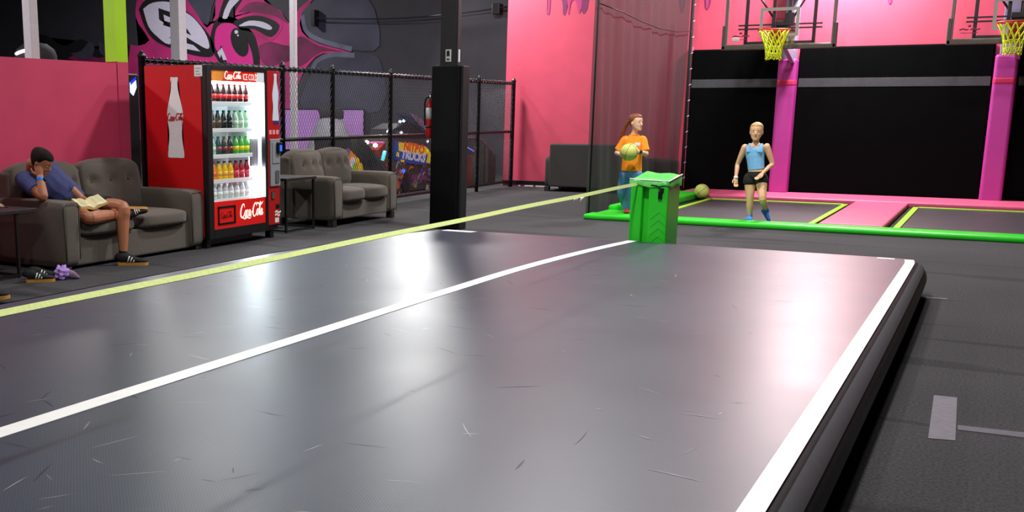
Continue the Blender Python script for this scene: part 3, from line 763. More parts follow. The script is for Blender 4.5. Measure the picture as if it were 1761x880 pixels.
# ------------------------------------------------------------------ floor marks
bm = NB(); prism(bm, [(p.x, p.y) for p in (onz(1606, 680), onz(1646, 684), onz(1643, 758), onz(1596, 754))], lambda u, v, d=0: Vector((u, v, d)), .003)
solo('floor_tape', bm, mat('grey_floor_tape', (112, 108, 116), .7, noise=.12, nscale=20), 'short wide grey tape patch on the carpet at lower right', 'tape', (-.1, 5.8, 0))
bm = NB(); prism(bm, [(p.x, p.y) for p in (onz(1647, 731), onz(1790, 747), onz(1790, 756), onz(1647, 739))], lambda u, v, d=0: Vector((u, v, d)), .002)
solo('floor_tape', bm, mat('worn_grey_tape', (92, 88, 96), .7, noise=.15, nscale=20), 'thin worn grey tape line on the carpet leading off right', 'tape', (.2, 5.65, 0))
bm = NB(); prism(bm, [(p.x, p.y) for p in (onz(1592, 510.5), onz(1629, 513), onz(1629, 514.8), onz(1592, 512.2))], lambda u, v, d=0: Vector((u, v, d)), .002)
solo('floor_tape', bm, mat('worn_grey_tape', (92, 88, 96), .7), 'short thin tape scrap on the carpet beside the far corner of the track', 'tape', (-.2, 9.8, 0))

# ------------------------------------------------------------------ padded column
r = world_root('steel_column', 'dark steel building column rising from a black padded sleeve', 'column', (-5.92, 12.45, 0))
bm = NB(); box(bm, -6.075, -5.865, 12.30, 12.42, 0, 6.8, .006); box(bm, -5.87, -5.845, 12.31, 12.40, 0, 6.8, .004)
part('shaft', bm, mat('dark_column_paint', (34, 32, 35), .5, noise=.08, spec=.3), r)
bm = NB(); box(bm, -6.0, -5.925, 12.295, 12.302, 2.055, 2.2); a = part('sticker', bm, mat('pale_sticker', (206, 204, 200), .6), r, label='pale sticker on the front face')
bm = NB(); box(bm, -5.985, -5.945, 12.292, 12.296, 2.12, 2.185); box(bm, -5.985, -5.945, 12.292, 12.296, 2.075, 2.09); sub('print', bm, BLACKPLASTIC, a, r)
bm = NB(); box(bm, -5.8455, -5.842, 12.335, 12.375, 2.05, 2.2); part('sticker', bm, mat('pale_sticker', (206, 204, 200), .6), r, label='pale sticker on the side flange')
r = world_root('column_pad', 'tall black padded sleeve around the foot of the steel column', 'column pad', (-5.9, 12.45, 0))
bm = NB(); box(bm, -6.15, -5.775, 12.22, 12.295, 0, 2.01, .02, 3); box(bm, -6.15, -6.078, 12.30, 12.50, 0, 2.01, .02, 3); part('padding', bm, mat('black_column_vinyl', (10, 10, 11), .55, noise=.1, nscale=4, spec=.15), r)
bm = NB(); box(bm, -5.770, -5.735, 12.25, 12.44, 0, 2.005, .012, 3); part('side_panel', bm, mat('charcoal_column_vinyl', (26, 25, 29), .5, noise=.1, nscale=4, spec=.25), r, label='charcoal side panel')
bm = NB(); box(bm, -5.776, -5.768, 12.25, 12.29, .02, 2.0); part('seam', bm, BLACKPLASTIC, r)
# fire extinguisher on the column
ex = -6.29; ey = 12.5
r = world_root('fire_extinguisher', 'red fire extinguisher hung on the left side of the padded column', 'fire extinguisher', (ex, ey, 1.12))
bm = NB(); lathe(bm, [(.05, 1.12), (.062, 1.14), (.064, 1.2), (.064, 1.50), (.052, 1.555), (.03, 1.59), (.022, 1.61)], (ex, ey, 0), 20); part('cylinder', bm, RED, r)
bm = NB(); lathe(bm, [(.0652, 1.36), (.0652, 1.50)], (ex, ey, 0), 20); part('paper_label', bm, WHITE, r)
bm = NB(); lathe(bm, [(.024, 1.60), (.03, 1.62), (.026, 1.65), (.016, 1.67)], (ex, ey, 0), 12); part('valve', bm, CHROME, r)
bm = NB(); box(bm, ex-.02, ex+.09, ey-.012, ey+.012, 1.685, 1.70, .003); box(bm, ex-.02, ex+.085, ey-.01, ey+.01, 1.65, 1.66, .003); part('handle', bm, BLACKMETAL, r)
bm = NB(); lathe(bm, [(.015, 1.70), (.015, 1.725)], (ex+.03, ey, 0), 10); part('safety_pin', bm, RED, r)
bm = NB(); tube(bm, cr([(ex-.02, ey, 1.64), (ex-.075, ey-.01, 1.60), (ex-.083, ey-.01, 1.45), (ex-.078, ey-.01, 1.28)], 5), .011, 8); part('hose', bm, BLACKPLASTIC, r)
bm = NB(); box(bm, ex+.06, -6.15, ey-.04, ey+.04, 1.2, 1.55, .006); lathe(bm, [(.067, 1.25), (.067, 1.275)], (ex, ey, 0), 16); part('wall_bracket', bm, BLACKMETAL, r)

# ------------------------------------------------------------------ chain-link fence
FX = -8.3
PY_ = [9.35, 12.10, 13.36, 15.08, 18.42, 20.05]
r = world_root('chain_link_fence', 'black chain-link fence behind the vending machine and loveseat', 'fence', (FX, 14.5, 0))
for i, y in enumerate(PY_):
    bm = NB(); rr = .042 if i in (0, 5) else .034
    lathe(bm, [(rr, 0), (rr, 2.03), (rr*1.15, 2.035), (rr*1.15, 2.05), (rr*.5, 2.09), (.004, 2.10)], (FX, y, 0), 12); part('post', bm, BLACKMETAL, r)
for z in (2.0, 1.075, .11):
    bm = NB(); tube(bm, [(FX, PY_[0], z), (FX, PY_[-1], z)], .024, 10); part('rail', bm, BLACKMETAL, r)
bm = NB(); tube(bm, [(.034*math.cos(a), .05*a/6.3, .034*math.sin(a)) for a in [k*.7 for k in range(10)]], .006, 4)
tie = obj('wire_tie', bm, mat('dark_wire_tie', (70, 70, 72), .35, metal=.5), r); y = PY_[0]+.06; first = True
while y < PY_[-1]-.06:
    if first: t_ = tie; first = False
    else: t_ = tie.copy(); COL.objects.link(t_)
    t_.parent = r; t_.location = Vector((FX, y, 2.0))-Vector(r.location); y += .118
for y0, y1 in zip(PY_, PY_[1:]):
    bm = NB(); p = .062; z0, z1 = .09, 1.99; hh = z1-z0; run = hh*.62
    for sgn in (1, -1):
        s = y0-run
        while s < y1+run:
            a = Vector((FX+.004*sgn, s, z0)); b = Vector((FX+.004*sgn, s+sgn*run, z1))
            ys = sorted(((a.y, 0), (b.y, 1)))
            ta, tb = 0, 1
            dy = b.y-a.y
            t0 = (y0-a.y)/dy; t1 = (y1-a.y)/dy; lo, hi = max(0, min(t0, t1)), min(1, max(t0, t1))
            if hi-lo > .01: tube(bm, [a.lerp(b, lo), a.lerp(b, hi)], .0032, 3)
            s += p
    part('mesh_panel', bm, mat('black_chain_link_wire', (92, 92, 98), .6, spec=.3), r)

# ------------------------------------------------------------------ arcade machines behind the fence
def nitro():
    X = -9.3
    def q(x, y): p = onx(x, y, X); return (p.y, p.z)
    y0, y1 = q(668, 300)[0], q(742, 300)[0]
    r = world_root('truck_racing_arcade_machine', 'colourful truck racing arcade machine behind the fence', 'arcade machine', (X-.4, (y0+y1)/2, 0))
    dark = mat('arcade_black_laminate', (88, 74, 66), .45, noise=.2)
    to = lambda u, v, d=0: Vector((X+d, u, v))
    bm = NB(); prism(bm, [(y0-.35, .02), (y1+.1, .02), (y1+.1, .62), (y1-.1, .95), (y0+.0, .98), (y0-.1, .66), (y0-.35, .5)], lambda u, v, d=0: Vector((X-d, u, v)), .8)
    part('cabinet', bm, dark, r)
    # side art: flames, swirls
    bm = NB(); rnd = random.Random(3)
    art = [mat('art_orange', (230, 110, 30), .4, emit=.18), mat('art_rust', (150, 70, 40), .4, emit=.18), mat('art_purple', (120, 60, 150), .4, emit=.18), mat('art_olive', (150, 142, 96), .4, emit=.18), mat('art_blue', (36, 80, 190), .4, emit=.18), mat('art_yellow', (236, 206, 30), .4, emit=.18), mat('art_grey', (170, 160, 160), .4, emit=.18), mat('art_red', (190, 30, 40), .4, emit=.18)]  # slight glow added to the printed art to brighten the dark cabinet
    for k in range(80):
        u = rnd.uniform(y0-.25, y1); v = rnd.uniform(.1, .6); a = rnd.uniform(-.4, .9); ln = rnd.uniform(.06, .26)
        mi = rnd.choice((0, 1, 1, 3, 3, 6, 2, 7) if u < (y0+y1)/2-.1 else (2, 3, 6, 1, 3, 2))
        stroke(bm, [(u, v, .3), (u+ln*.5*math.cos(a), v+ln*.5*math.sin(a)+.03, 1.3), (u+ln*math.cos(a), v+ln*math.sin(a), .3)], rnd.uniform(.02, .05), to, .003+.0004*k, mi)
    for x, y, mi in ((690, 300, 0), (683, 318, 0), (700, 335, 1), (686, 340, 0), (725, 300, 2), (715, 315, 3), (735, 325, 6)):
        u, v = q(x, y); flat(bm, [(u+.09*math.cos(2*PI*t/9)*rnd.uniform(.6, 1.2), v+.10*math.sin(2*PI*t/9)*rnd.uniform(.6, 1.2)) for t in range(9)], to, .002, mi)
    part('side_art', bm, art, r)
    # marquee sign
    sg = [(678, 243), (700, 246), (728, 251), (738, 264), (735, 281), (715, 282), (684, 277), (676, 266)]
    pts = [q(*p) for p in sg]; pts = cr(pts+[pts[0]], 2)[:-1]
    bm = NB(); prism(bm, pts, lambda u, v, d=0: Vector((X+d, u, v)), .05, 0)
    to2 = lambda u, v, d=0: Vector((X+.052+d, u, v))
    for a in ([(681, 244), (700, 246.5), (728, 252), (734, 258), (728, 266), (700, 263), (681, 259)], [(728, 254), (738, 264), (735, 281), (728, 279), (731, 268)], [(678, 261), (682, 262), (682, 270), (677, 268)], [(684, 274), (691, 275), (690, 279), (685, 278)]):
        flat(bm, [q(*p) for p in a], to2, .001, 1)
    s = part('marquee_sign', bm, [mat('sign_blue', (30, 70, 170), .35, emit=.25), mat('sign_yellow', (244, 214, 20), .35, emit=.3)], r)
    c = Vector((X+.056,)+q(707, 255)); d = Vector((0,)+tuple(b-a for a, b in zip(q(684, 251), q(730, 260))))
    u_ = d.normalized(); v_ = Vector((1, 0, 0)).cross(u_); 
    t1 = lambda a, b, d_=0: c+u_*a+v_*b+Vector((d_, 0, 0))
    L = d.length
    q1 = text('NITRO', .22, t1, mat('sign_orange', (232, 90, 10), .4, emit=.3), s, r, 'lettering', .004, .012, L*.82/.72, .12)
    c2 = Vector((X+.056,)+q(706, 269)); t2 = lambda a, b, d_=0: c2+u_*a+v_*b+Vector((d_, 0, 0))
    text('TRUCKS', .2, t2, mat('sign_silver', (212, 208, 222), .3, emit=.3), s, r, 'lettering', .004, .012, L*.95/.80, .12)
    # slanted screen box with art, seat, lamps
    bm = NB(); a, b = q(700, 196), q(738, 226)
    prism(bm, [q(700, 194), q(712, 198), q(738, 220), q(738, 232), q(716, 214)], lambda u, v, d=0: Vector((X-.25+d, u, v)), .3)
    part('topper', bm, mat('topper_paint', (136, 120, 160), .5, noise=.8, nscale=9), r, label='slanted printed topper')
    bm = NB(); prism(bm, [q(676, 240), q(680, 222), q(700, 212), q(716, 216), q(734, 230), q(742, 243), q(735, 250), q(700, 246)], lambda u, v, d=0: Vector((X-.5+d, u, v)), .46)
    part('monitor_housing', bm, BLACKPLASTIC, r)
    for x, y in ((688, 209), (694, 208), (667, 226), (690, 228), (741, 275), (735, 243)):
        bm = NB(); u, v = q(x, y); lathe(bm, [(.001, -.03), (.03, -.01), (.03, .01), (.001, .03)], (X+.0, u, v), 10)
        part('lamp', bm, mat('small_lit_lamp', (210, 230, 255), .3, emit=1.5), r)
    bm = NB(); u, v = q(692, 294); lathe(bm, [(.001, -.04), (.035, -.02), (.035, .02), (.001, .04)], (X+.02, u, v), 10); part('button', bm, SCREENBLUE, r)
    bm = NB(); flat(bm, [q(688, 318), q(693, 292), q(700, 300), q(702, 325), q(696, 335)], to, .03); part('door_recess', bm, mat('dark_maroon_recess', (40, 8, 18), .4), r)
nitro()
def wedge():
    X = -8.95
    def q(x, y): p = onx(x, y, X); return (p.y, p.z)
    r = world_root('ridged_game_cabinet', 'dark ridged wedge-shaped game cabinet behind the loveseat', 'arcade machine', (X-.3, q(625, 290)[0], 0))
    bm = NB(); P = [q(603, 238), q(622, 236), q(662, 284), q(662, 296), q(610, 296)]
    P = P[:3]+[(P[3][0], 0.0), (P[4][0], 0.0)]
    prism(bm, P, lambda u, v, d=0: Vector((X-d, u, v)), .7)
    part('body', bm, mat('charcoal_ribbed_plastic', (58, 54, 52), .6, noise=.1), r)
    bm = NB()
    for k in range(9):
        a = Vector((X+.004,)+q(604+k*2.2, 239)); b = Vector((X+.004,)+q(612+k*5.6, 288)); tube(bm, [a, b], .008, 4)
    part('rib', bm, mat('grey_rib', (84, 80, 78), .5), r)
    bm = NB(); to = lambda u, v, d=0: Vector((X+.01+d, u, v))
    art = [mat('panel_orange', (244, 140, 30), .4, emit=.2), mat('panel_yellow', (250, 214, 40), .4, emit=.2), mat('panel_white', (230, 230, 244), .4, emit=.2), mat('panel_green', (130, 200, 40), .4, emit=.2), mat('panel_violet', (140, 110, 170), .4)]
    prism(bm, [q(590, 258), q(598, 257), q(614, 274), q(622, 292), q(602, 292)], to, .03, 0)
    for x, y, R, mi in ((594, 262, .07, 4), (603, 279, .09, 2), (606, 287, .07, 3), (616, 287, .07, 1), (611, 276, .05, 1), (608, 289, .03, 2)):
        u, v = q(x, y); flat(bm, [(u+R*math.cos(2*PI*t/10), v+R*math.sin(2*PI*t/10)) for t in range(10)], to, .032+.001*mi, mi)
    part('art_panel', bm, art, r, label='orange and yellow art panel')
    bm = NB(); tube(bm, [Vector((X+.02,)+q(656, 275)), Vector((X+.02,)+q(660, 260))], .03, 8); part('light_tube', bm, CYANEMIT, r, label='cyan light tube')
    bm = NB(); prism(bm, [q(660, 258), q(672, 244), q(671, 292), q(662, 294)], lambda u, v, d=0: Vector((X-.3+d, u, v)), .2); part('side_sign', bm, mat('red_sign_face', (150, 40, 26), .4, noise=.5, nscale=12), r)
    bm = NB(); tube(bm, [Vector((X-.1,)+q(634, 246)), Vector((X-.1,)+q(668, 245))], .014, 6); part('light_bar', bm, mat('pink_lit_bar', (226, 90, 180), .4, emit=.6), r)
    for x, y in ((635, 245), (650, 250)):
        bm = NB(); u, v = q(x, y); lathe(bm, [(.001, -.04), (.04, -.02), (.04, .02), (.001, .04)], (X-.05, u, v), 10)
        part('lamp', bm, mat('warm_lit_lamp', (255, 236, 220), .3, emit=2.5), r)
wedge()
def dome():
    X = -8.9
    def q(x, y): p = onx(x, y, X); return (p.y, p.z)
    u0, u1 = q(800, 300)[0], q(852, 300)[0]
    r = world_root('domed_ride_cabinet', 'dark rounded ride cabinet with bright rim near the end of the fence', 'arcade machine', (X-.3, (u0+u1)/2, 0))
    y1_ = 23.2
    bm = NB(); top = q(806, 247)[1]
    prof = [(u0, 0), (u1, 0), (u1, .52)]+[(u0+(u1-u0)*(1-t), .52+(top-.42)*math.sin(PI/2*min(1, t*1.3))) for t in [k/8 for k in range(1, 9)]]
    prism(bm, prof, lambda u, v, d=0: Vector((X-d, u, v)), .9); part('body', bm, mat('speckled_charcoal_shell', (88, 92, 86), .85, noise=.5, nscale=40, spec=.1), r)
    bm = NB(); tube(bm, [Vector((X+.02, u, v+.015)) for u, v in prof[2:]], .014, 6); part('rim', bm, CHROME, r, label='bright metal rim')
    bm = NB(); box(bm, X-.05, X+.03, u0-.03, u0+.28, .0, .62, .02); part('side_panel', bm, mat('burnt_orange_panel', (140, 58, 26), .45, noise=.4, nscale=8), r, label='burnt orange end panel')
    bm = NB(); tube(bm, [Vector((X+.03, u0+.0, .78)), Vector((X+.03, u0+.3, .7))], .012, 6); part('light_strip', bm, mat('violet_lit_strip', (120, 120, 255), .4, emit=1), r)
dome()
# lit screen beside the partition, round machine top with modelled highlight above it
p = onx(228, 150, -9.3); bm = NB(); box(bm, -9.5, -9.3, p.y-.09, p.y+.12, 0, p.z+.16, .02)
r = world_root('lit_game_screen', 'small blue and white lit screen between partition and fence post', 'game screen', (-9.4, p.y, 0)); part('stand', bm, BLACKPLASTIC, r)
bm = NB(); prism(bm, [(-.05, .05), (.05, .11), (.06, .0), (.0, -.10), (-.05, -.06)], lambda u, v, d=0: Vector((-9.298+d, p.y+u, p.z+v)), .01); part('screen', bm, mat('lit_pale_blue_screen', (150, 190, 255), .3, emit=3), r)
bm = NB(); flat(bm, [(-.05, .06), (.05, .13), (.055, .09), (-.05, .02)], lambda u, v, d=0: Vector((-9.286+d, p.y+u, p.z+v)), .0); part('screen_band', bm, mat('lit_blue_band', (20, 40, 220), .3, emit=1.5), r)
p = onx(62, 98, -10.6); rr = .26
r = world_root('round_game_topper', 'dark round machine top peeking over the pink partition', 'game machine', (-10.6, p.y, 0))
bm = NB(); lathe(bm, [(rr, 0), (rr, p.z-.05), (rr, p.z+.02), (rr*.9, p.z+.09), (rr*.55, p.z+.16), (.01, p.z+.18)], (-10.6, p.y, 0), 20); part('body', bm, mat('smoky_dome', (46, 42, 45), .7, spec=.2), r)
bm = NB(); tube(bm, [(-10.6+rr*.99*math.cos(a), p.y+rr*.99*math.sin(a), p.z+.03+.05*math.sin((a+1.9)*1.2)) for a in [-1.9+k*.1 for k in range(9)]], .02, 6); part('rim_highlight', bm, WHITEEMIT, r, label='white highlight along the rim, made as a glow')  # highlight on the dark dome, put in as a glowing white tube

# ------------------------------------------------------------------ vending machine
VX = -7.17; V0, V1 = 9.06, 10.40; VT = 1.925; VB = -8.02
def vz(y, x=380, X=VX): return onx(x, y, X).z
def vending():
    r = world_root('vending_machine', 'red and black drinks vending machine with lit glass front beside the sofa', 'vending machine', ((VX+VB)/2, (V0+V1)/2, 0))
    zb = .10
    wx = VX-.04
    IN0, IN1 = V0+.09, V0+1.045; GZ0, GZ1 = vz(347), vz(121)
    hz = vz(139)
    # cabinet shell: sides, back, top, bottom, dividing wall, solid right housing
    bm = NB()
    box(bm, VB, wx, V0+.006, V0+.05, zb, VT); box(bm, VB, wx, IN1+.03, V1-.01, zb, VT)
    box(bm, VB, VB+.05, V0+.05, IN1+.03, zb, VT); box(bm, VB, wx, V0+.05, IN1+.03, VT-.05, VT); box(bm, VB, wx, V0+.05, IN1+.03, zb, GZ0-.05)
    part('cabinet', bm, BLACKMETAL, r)
    bm = NB(); box(bm, VB+.01, VX-.075, V0, V0+.008, zb+.02, VT-.004); sp = part('side_panel', bm, RED, r, label='red side panel with white bottle')
    sto = plane_to3((0, V0, 0), (1, 0, 0), (0, 0, 1))
    # big white bottle on the side
    a = ony(303, 271, V0); b = ony(300, 133, V0); cx = (a.x+b.x)/2; h = b.z-a.z
    bm = NB(); flat(bm, [(cx+u*h*.70, a.z+v*h) for u, v in bottle_outline()], sto, .003); bo = sub('bottle_print', bm, WHITE, sp, r, label='white bottle silhouette')
    bm = NB(); w = h*.26; s_ = w/3.6
    script_logo(bm, lambda u, v, d=0: sto(cx-w*.5+u*s_, a.z+h*.47+v*s_*1.25, d), .105, .006); sub('script_logo', bm, RED, sp, r, label='red Coca-Cola script')
    for p_ in (1,):
        a2 = ony(334, 112, V0); b2 = ony(348, 131, V0)
        bm = NB(); box(bm, a2.x, b2.x, V0-.004, V0, b2.z, a2.z); nt = sub('paper_note', bm, WHITE, sp, r, label='small white paper note')
        bm = NB()
        for k in range(4): box(bm, a2.x+.02, b2.x-.02-.02*(k % 2), V0-.0055, V0-.004, a2.z-.035-.03*k, a2.z-.028-.03*k)
        sub('note_lines', bm, GREYPLASTIC, sp, r)
    # black frame on the front
    bm = NB()
    fr0, fr1 = VX-.06, VX
    box(bm, fr0, fr1, V0, IN0, zb, VT, .006); box(bm, fr0, fr1, IN1, IN1+.05, zb, VT, .006)
    box(bm, fr0, fr1, IN0, IN1, GZ1, VT, .004); box(bm, fr0, fr1, IN0, IN1, zb, zb+.10, .004)
    part('door_frame', bm, BLACKMETAL, r)
    fto = plane_to3((VX-.012, 0, 0), (0, 1, 0), (0, 0, 1))
    # header
    bm = NB(); box(bm, VX-.05, VX-.012, IN0, IN1, hz, GZ1); hd = part('header_panel', bm, mat('amber_header', (196, 120, 46), .35, emit=.35, noise=.6, nscale=7), r, label='amber and red lit header')
    bm = NB(); c0 = IN0+.20; flat(bm, [(c0, hz), (IN1-.12, hz), (IN1-.18, GZ1), (c0+.04, GZ1)], fto, .002); sub('header_red', bm, mat('header_red', (206, 26, 20), .35, emit=.35), hd, r)
    bm = NB(); flat(bm, [(IN1-.16, hz), (IN1-.005, hz), (IN1-.005, GZ1), (IN1-.13, GZ1)], fto, .004); sub('header_ice', bm, mat('header_ice', (206, 206, 214), .35, emit=.3), hd, r)
    lm = mat('lit_white_print', (255, 244, 230), .4, emit=.45)
    bm = NB(); s_ = .30/3.6; script_logo(bm, lambda u, v, d=0: fto(IN0+.22+u*s_, hz+.028+v*s_*.95, d), .11, .006); sub('script_logo', bm, lm, hd, r, label='white Coca-Cola script')
    text('ICE COLD', .095, lambda u, v, d=0: fto(IN1-.27+u, (hz+GZ1)/2-.006+v, d), lm, hd, r, 'lettering', .006, .0, .62)
    # lower red panel
    bm = NB(); box(bm, VX-.05, VX-.012, IN0, IN1, zb+.10, GZ0); lp = part('lower_panel', bm, mat('lit_red_panel', (214, 20, 16), .35, emit=.18), r, label='red lower panel')
    bm = NB(); s_ = .44/3.6; script_logo(bm, lambda u, v, d=0: fto(IN0+.46+u*s_, zb+.19+v*s_*1.25, d), .105, .004); sub('script_logo', bm, lm, lp, r, label='white Coca-Cola script')
    bm = NB(); d0, d1, dz0, dz1 = IN0+.07, IN0+.38, zb+.14, GZ0-.05
    for a_, b_, c_, e_ in ((d0, d1, dz0, dz0+.022), (d0, d1, dz1-.022, dz1), (d0, d0+.022, dz0, dz1), (d1-.022, d1, dz0, dz1)): box(bm, VX-.02, VX-.002, a_, b_, c_, e_, .003)
    sub('delivery_door', bm, BLACKPLASTIC, lp, r, label='black delivery door frame')
    bm = NB(); s_ = .20/3.6; script_logo(bm, lambda u, v, d=0: fto(d0+.05+u*s_, (dz0+dz1)/2-.03+v*s_*1.2, d), .105, .003); sub('dark_script_logo', bm, mat('dark_red_print', (110, 10, 12), .5), lp, r, label='dark Coca-Cola script')
    # interior liner, shelves, light strips, glass
    bm = NB(); bx = VX-.42; box(bm, bx-.02, bx, IN0-.035, IN1+.03, GZ0, hz); box(bm, bx, VX-.06, IN0-.04, IN0-.02, GZ0, hz); box(bm, bx, VX-.06, IN1+.015, IN1+.03, GZ0, hz); box(bm, bx, VX-.06, IN0-.03, IN1+.02, hz, hz+.015); box(bm, bx, VX-.06, IN0-.03, IN1+.02, GZ0-.03, GZ0-.005)
    part('liner', bm, mat('white_liner', (226, 234, 238), .5), r)
    shelves = [vz(y, 372, VX-.10) for y in (178, 224, 269, 312)]+[GZ0+.0]
    for z in shelves:
        bm = NB(); box(bm, bx, VX-.075, IN0-.02, IN0+.80, z-.018, z-.004); box(bm, VX-.085, VX-.07, IN0-.02, IN0+.80, z-.022, z+.022, .003)
        part('shelf', bm, mat('white_shelf', (232, 238, 240), .4), r)
    bm = NB(); box(bm, bx, VX-.14, IN0+.81, IN0+.82, GZ0, hz); part('divider', bm, mat('white_shelf', (0, 0, 0)), r)
    for a_, b_ in ((vz(234, 440), hz-.01), (vz(344, 440), vz(290, 440))):
        bm = NB(); box(bm, VX-.11, VX-.075, IN1-.155, IN1-.02, a_, b_, .01); part('light_strip', bm, mat('vending_led', (236, 248, 255), .4, emit=50), r, label='glowing white light strip')
    bm = NB(); box(bm, VX-.2, VX-.14, IN0, IN0+.78, hz-.02, hz-.008); part('light_strip', bm, mat('vending_led_top', (236, 248, 255), .4, emit=40), r, label='glowing white top strip')
    bm = NB(); box(bm, VX-.12, VX-.09, IN1-.15, IN1-.02, vz(287, 440), vz(238, 440), .006)
    for k in range(3): box(bm, VX-.09, VX-.084, IN1-.125+.035*k, IN1-.112+.035*k, vz(283, 440), vz(243, 440))
    part('elevator_guide', bm, GREYPLASTIC, r)
    bm = NB(); box(bm, VX-.03, VX-.024, IN0, IN1, GZ0, hz); part('glass_pane', bm, GLASS, r)
    # control column
    c0 = IN1+.05
    bm = NB(); box(bm, VX-.05, VX-.008, c0, V1-.012, zb+.06, VT-.03, .004); cp = part('control_panel', bm, DEEPRED, r, label='deep red control column')
    cto = plane_to3((VX-.008, 0, 0), (0, 1, 0), (0, 0, 1)); cw = V1-.012-c0
    bm = NB(); flat(bm, [(c0+cw*.70+u*.34, VT-.58+v*.52) for u, v in bottle_outline()], cto, .002); sub('bottle_print', bm, mat('cool_white_print', (206, 214, 226), .5), cp, r)
    bm = NB(); box(bm, VX-.008, VX-.004, c0+cw*.52, V1-.02, VT-.62, VT-.585); sub('blue_band', bm, mat('navy_print', (34, 44, 110), .5), cp, r)
    text('$2.75', .06, lambda u, v, d=0: cto(c0+cw*.5+u, VT-.70+v, d), lm, cp, r, 'lettering', .002) if False else None
    bm = NB()
    for k in range(3): box(bm, VX-.008, VX-.005, c0+.03+.07*k, c0+.08+.07*k, VT-.735, VT-.685, .002)
    sub('selection_label', bm, mat('pink_print', (232, 150, 150), .5), cp, r)
    bm = NB(); box(bm, VX-.01, VX+.012, c0+.03, V1-.02, .60, 1.14, .01); box(bm, VX+.01, VX+.02, c0+.06, V1-.04, .86, 1.1, .006); ck = sub('coin_unit', bm, GREYPLASTIC, cp, r, label='grey coin and card unit')
    bm = NB(); box(bm, VX+.012, VX+.055, c0+.13, V1-.03, .98, 1.10, .012); sub('card_reader', bm, BLACKPLASTIC, cp, r)
    bm = NB(); box(bm, VX+.056, VX+.058, c0+.15, V1-.05, 1.0, 1.07); sub('reader_screen', bm, mat('reader_blue', (40, 90, 230), .3, emit=1.2), cp, r)
    bm = NB(); box(bm, VX+.012, VX+.02, c0+.12, V1-.06, .64, .78, .01); sub('coin_return', bm, mat('dark_grey_recess', (90, 92, 96), .5), cp, r)
    bm = NB(); box(bm, VX-.008, VX+.01, c0+.06, c0+.12, .46, .55, .01); sub('lock', bm, CHROME, cp, r)
    bm = NB(); box(bm, VX-.008, VX-.003, c0+.15, c0+.22, .34, .39, .004); sub('coin_slot', bm, BLACKPLASTIC, cp, r)
    bm = NB()
    for k, (w_, z_) in enumerate(((.12, .30), (.10, .265))): stroke(bm, [(c0+.13, z_), (c0+.17, z_+.012), (c0+.20, z_-.008), (c0+.13+w_, z_+.006)], .02, cto, .002)
    sub('small_print', bm, WHITE, cp, r)
    bm = NB(); box(bm, VX-.008, VX-.004, c0+.13, V1-.04, .18, .235); sub('white_label', bm, WHITE, cp, r)
    for yy in (V0+.06, V1-.10):
        for xx in (VX-.10, VB+.08):
            bm = NB(); box(bm, xx-.04, xx+.04, yy-.035, yy+.035, 0, zb, .006); part('leg', bm, BLACKMETAL, r)
    bm = NB(); box(bm, VX-.12, VX-.10, V0+.03, V0+.9, .03, zb); part('kick_plate', bm, BLACKMETAL, r)
    return IN0, shelves
IN0, SHELF = vending()

# bottles: one mesh set per kind, copies placed on the shelves
def liq(name, c): return mat(name, c, .25, spec=.6)
def bottle_proto(kind, body, label, cap, hgt):
    b = NB(); lathe(b, [(.028, 0), (.032, .006), (.032, .055), (.028, .075), (.032, .10), (.031, .125), (.02, .165), (.013, .185), (.0125, .195)], (0, 0, 0), 14)
    for v in b.verts: v.co.z *= hgt/.21; v.co.x *= 1.2; v.co.y *= 1.2
    l = NB(); lathe(l, [(.0328, .058), (.0315, .075), (.0328, .104)], (0, 0, 0), 14)
    for v in l.verts: v.co.z *= hgt/.21; v.co.x *= 1.2; v.co.y *= 1.2
    c = NB(); lathe(c, [(.0145, .193), (.0150, .195), (.0150, .208), (.013, .21)], (0, 0, 0), 12)
    for v in c.verts: v.co.z *= hgt/.21; v.co.x *= 1.2; v.co.y *= 1.2
    ms = []
    for bm_, m, nm in ((b, body, 'bottle_body'), (l, label, 'bottle_label'), (c, cap, 'bottle_cap')):
        bmesh.ops.recalc_face_normals(bm_, faces=bm_.faces)
        me = bpy.data.meshes.new(nm); bm_.to_mesh(me); bm_.free(); me.materials.append(m)
        for p_ in me.polygons: p_.use_smooth = True
        ms.append((nm, me))
    return ms
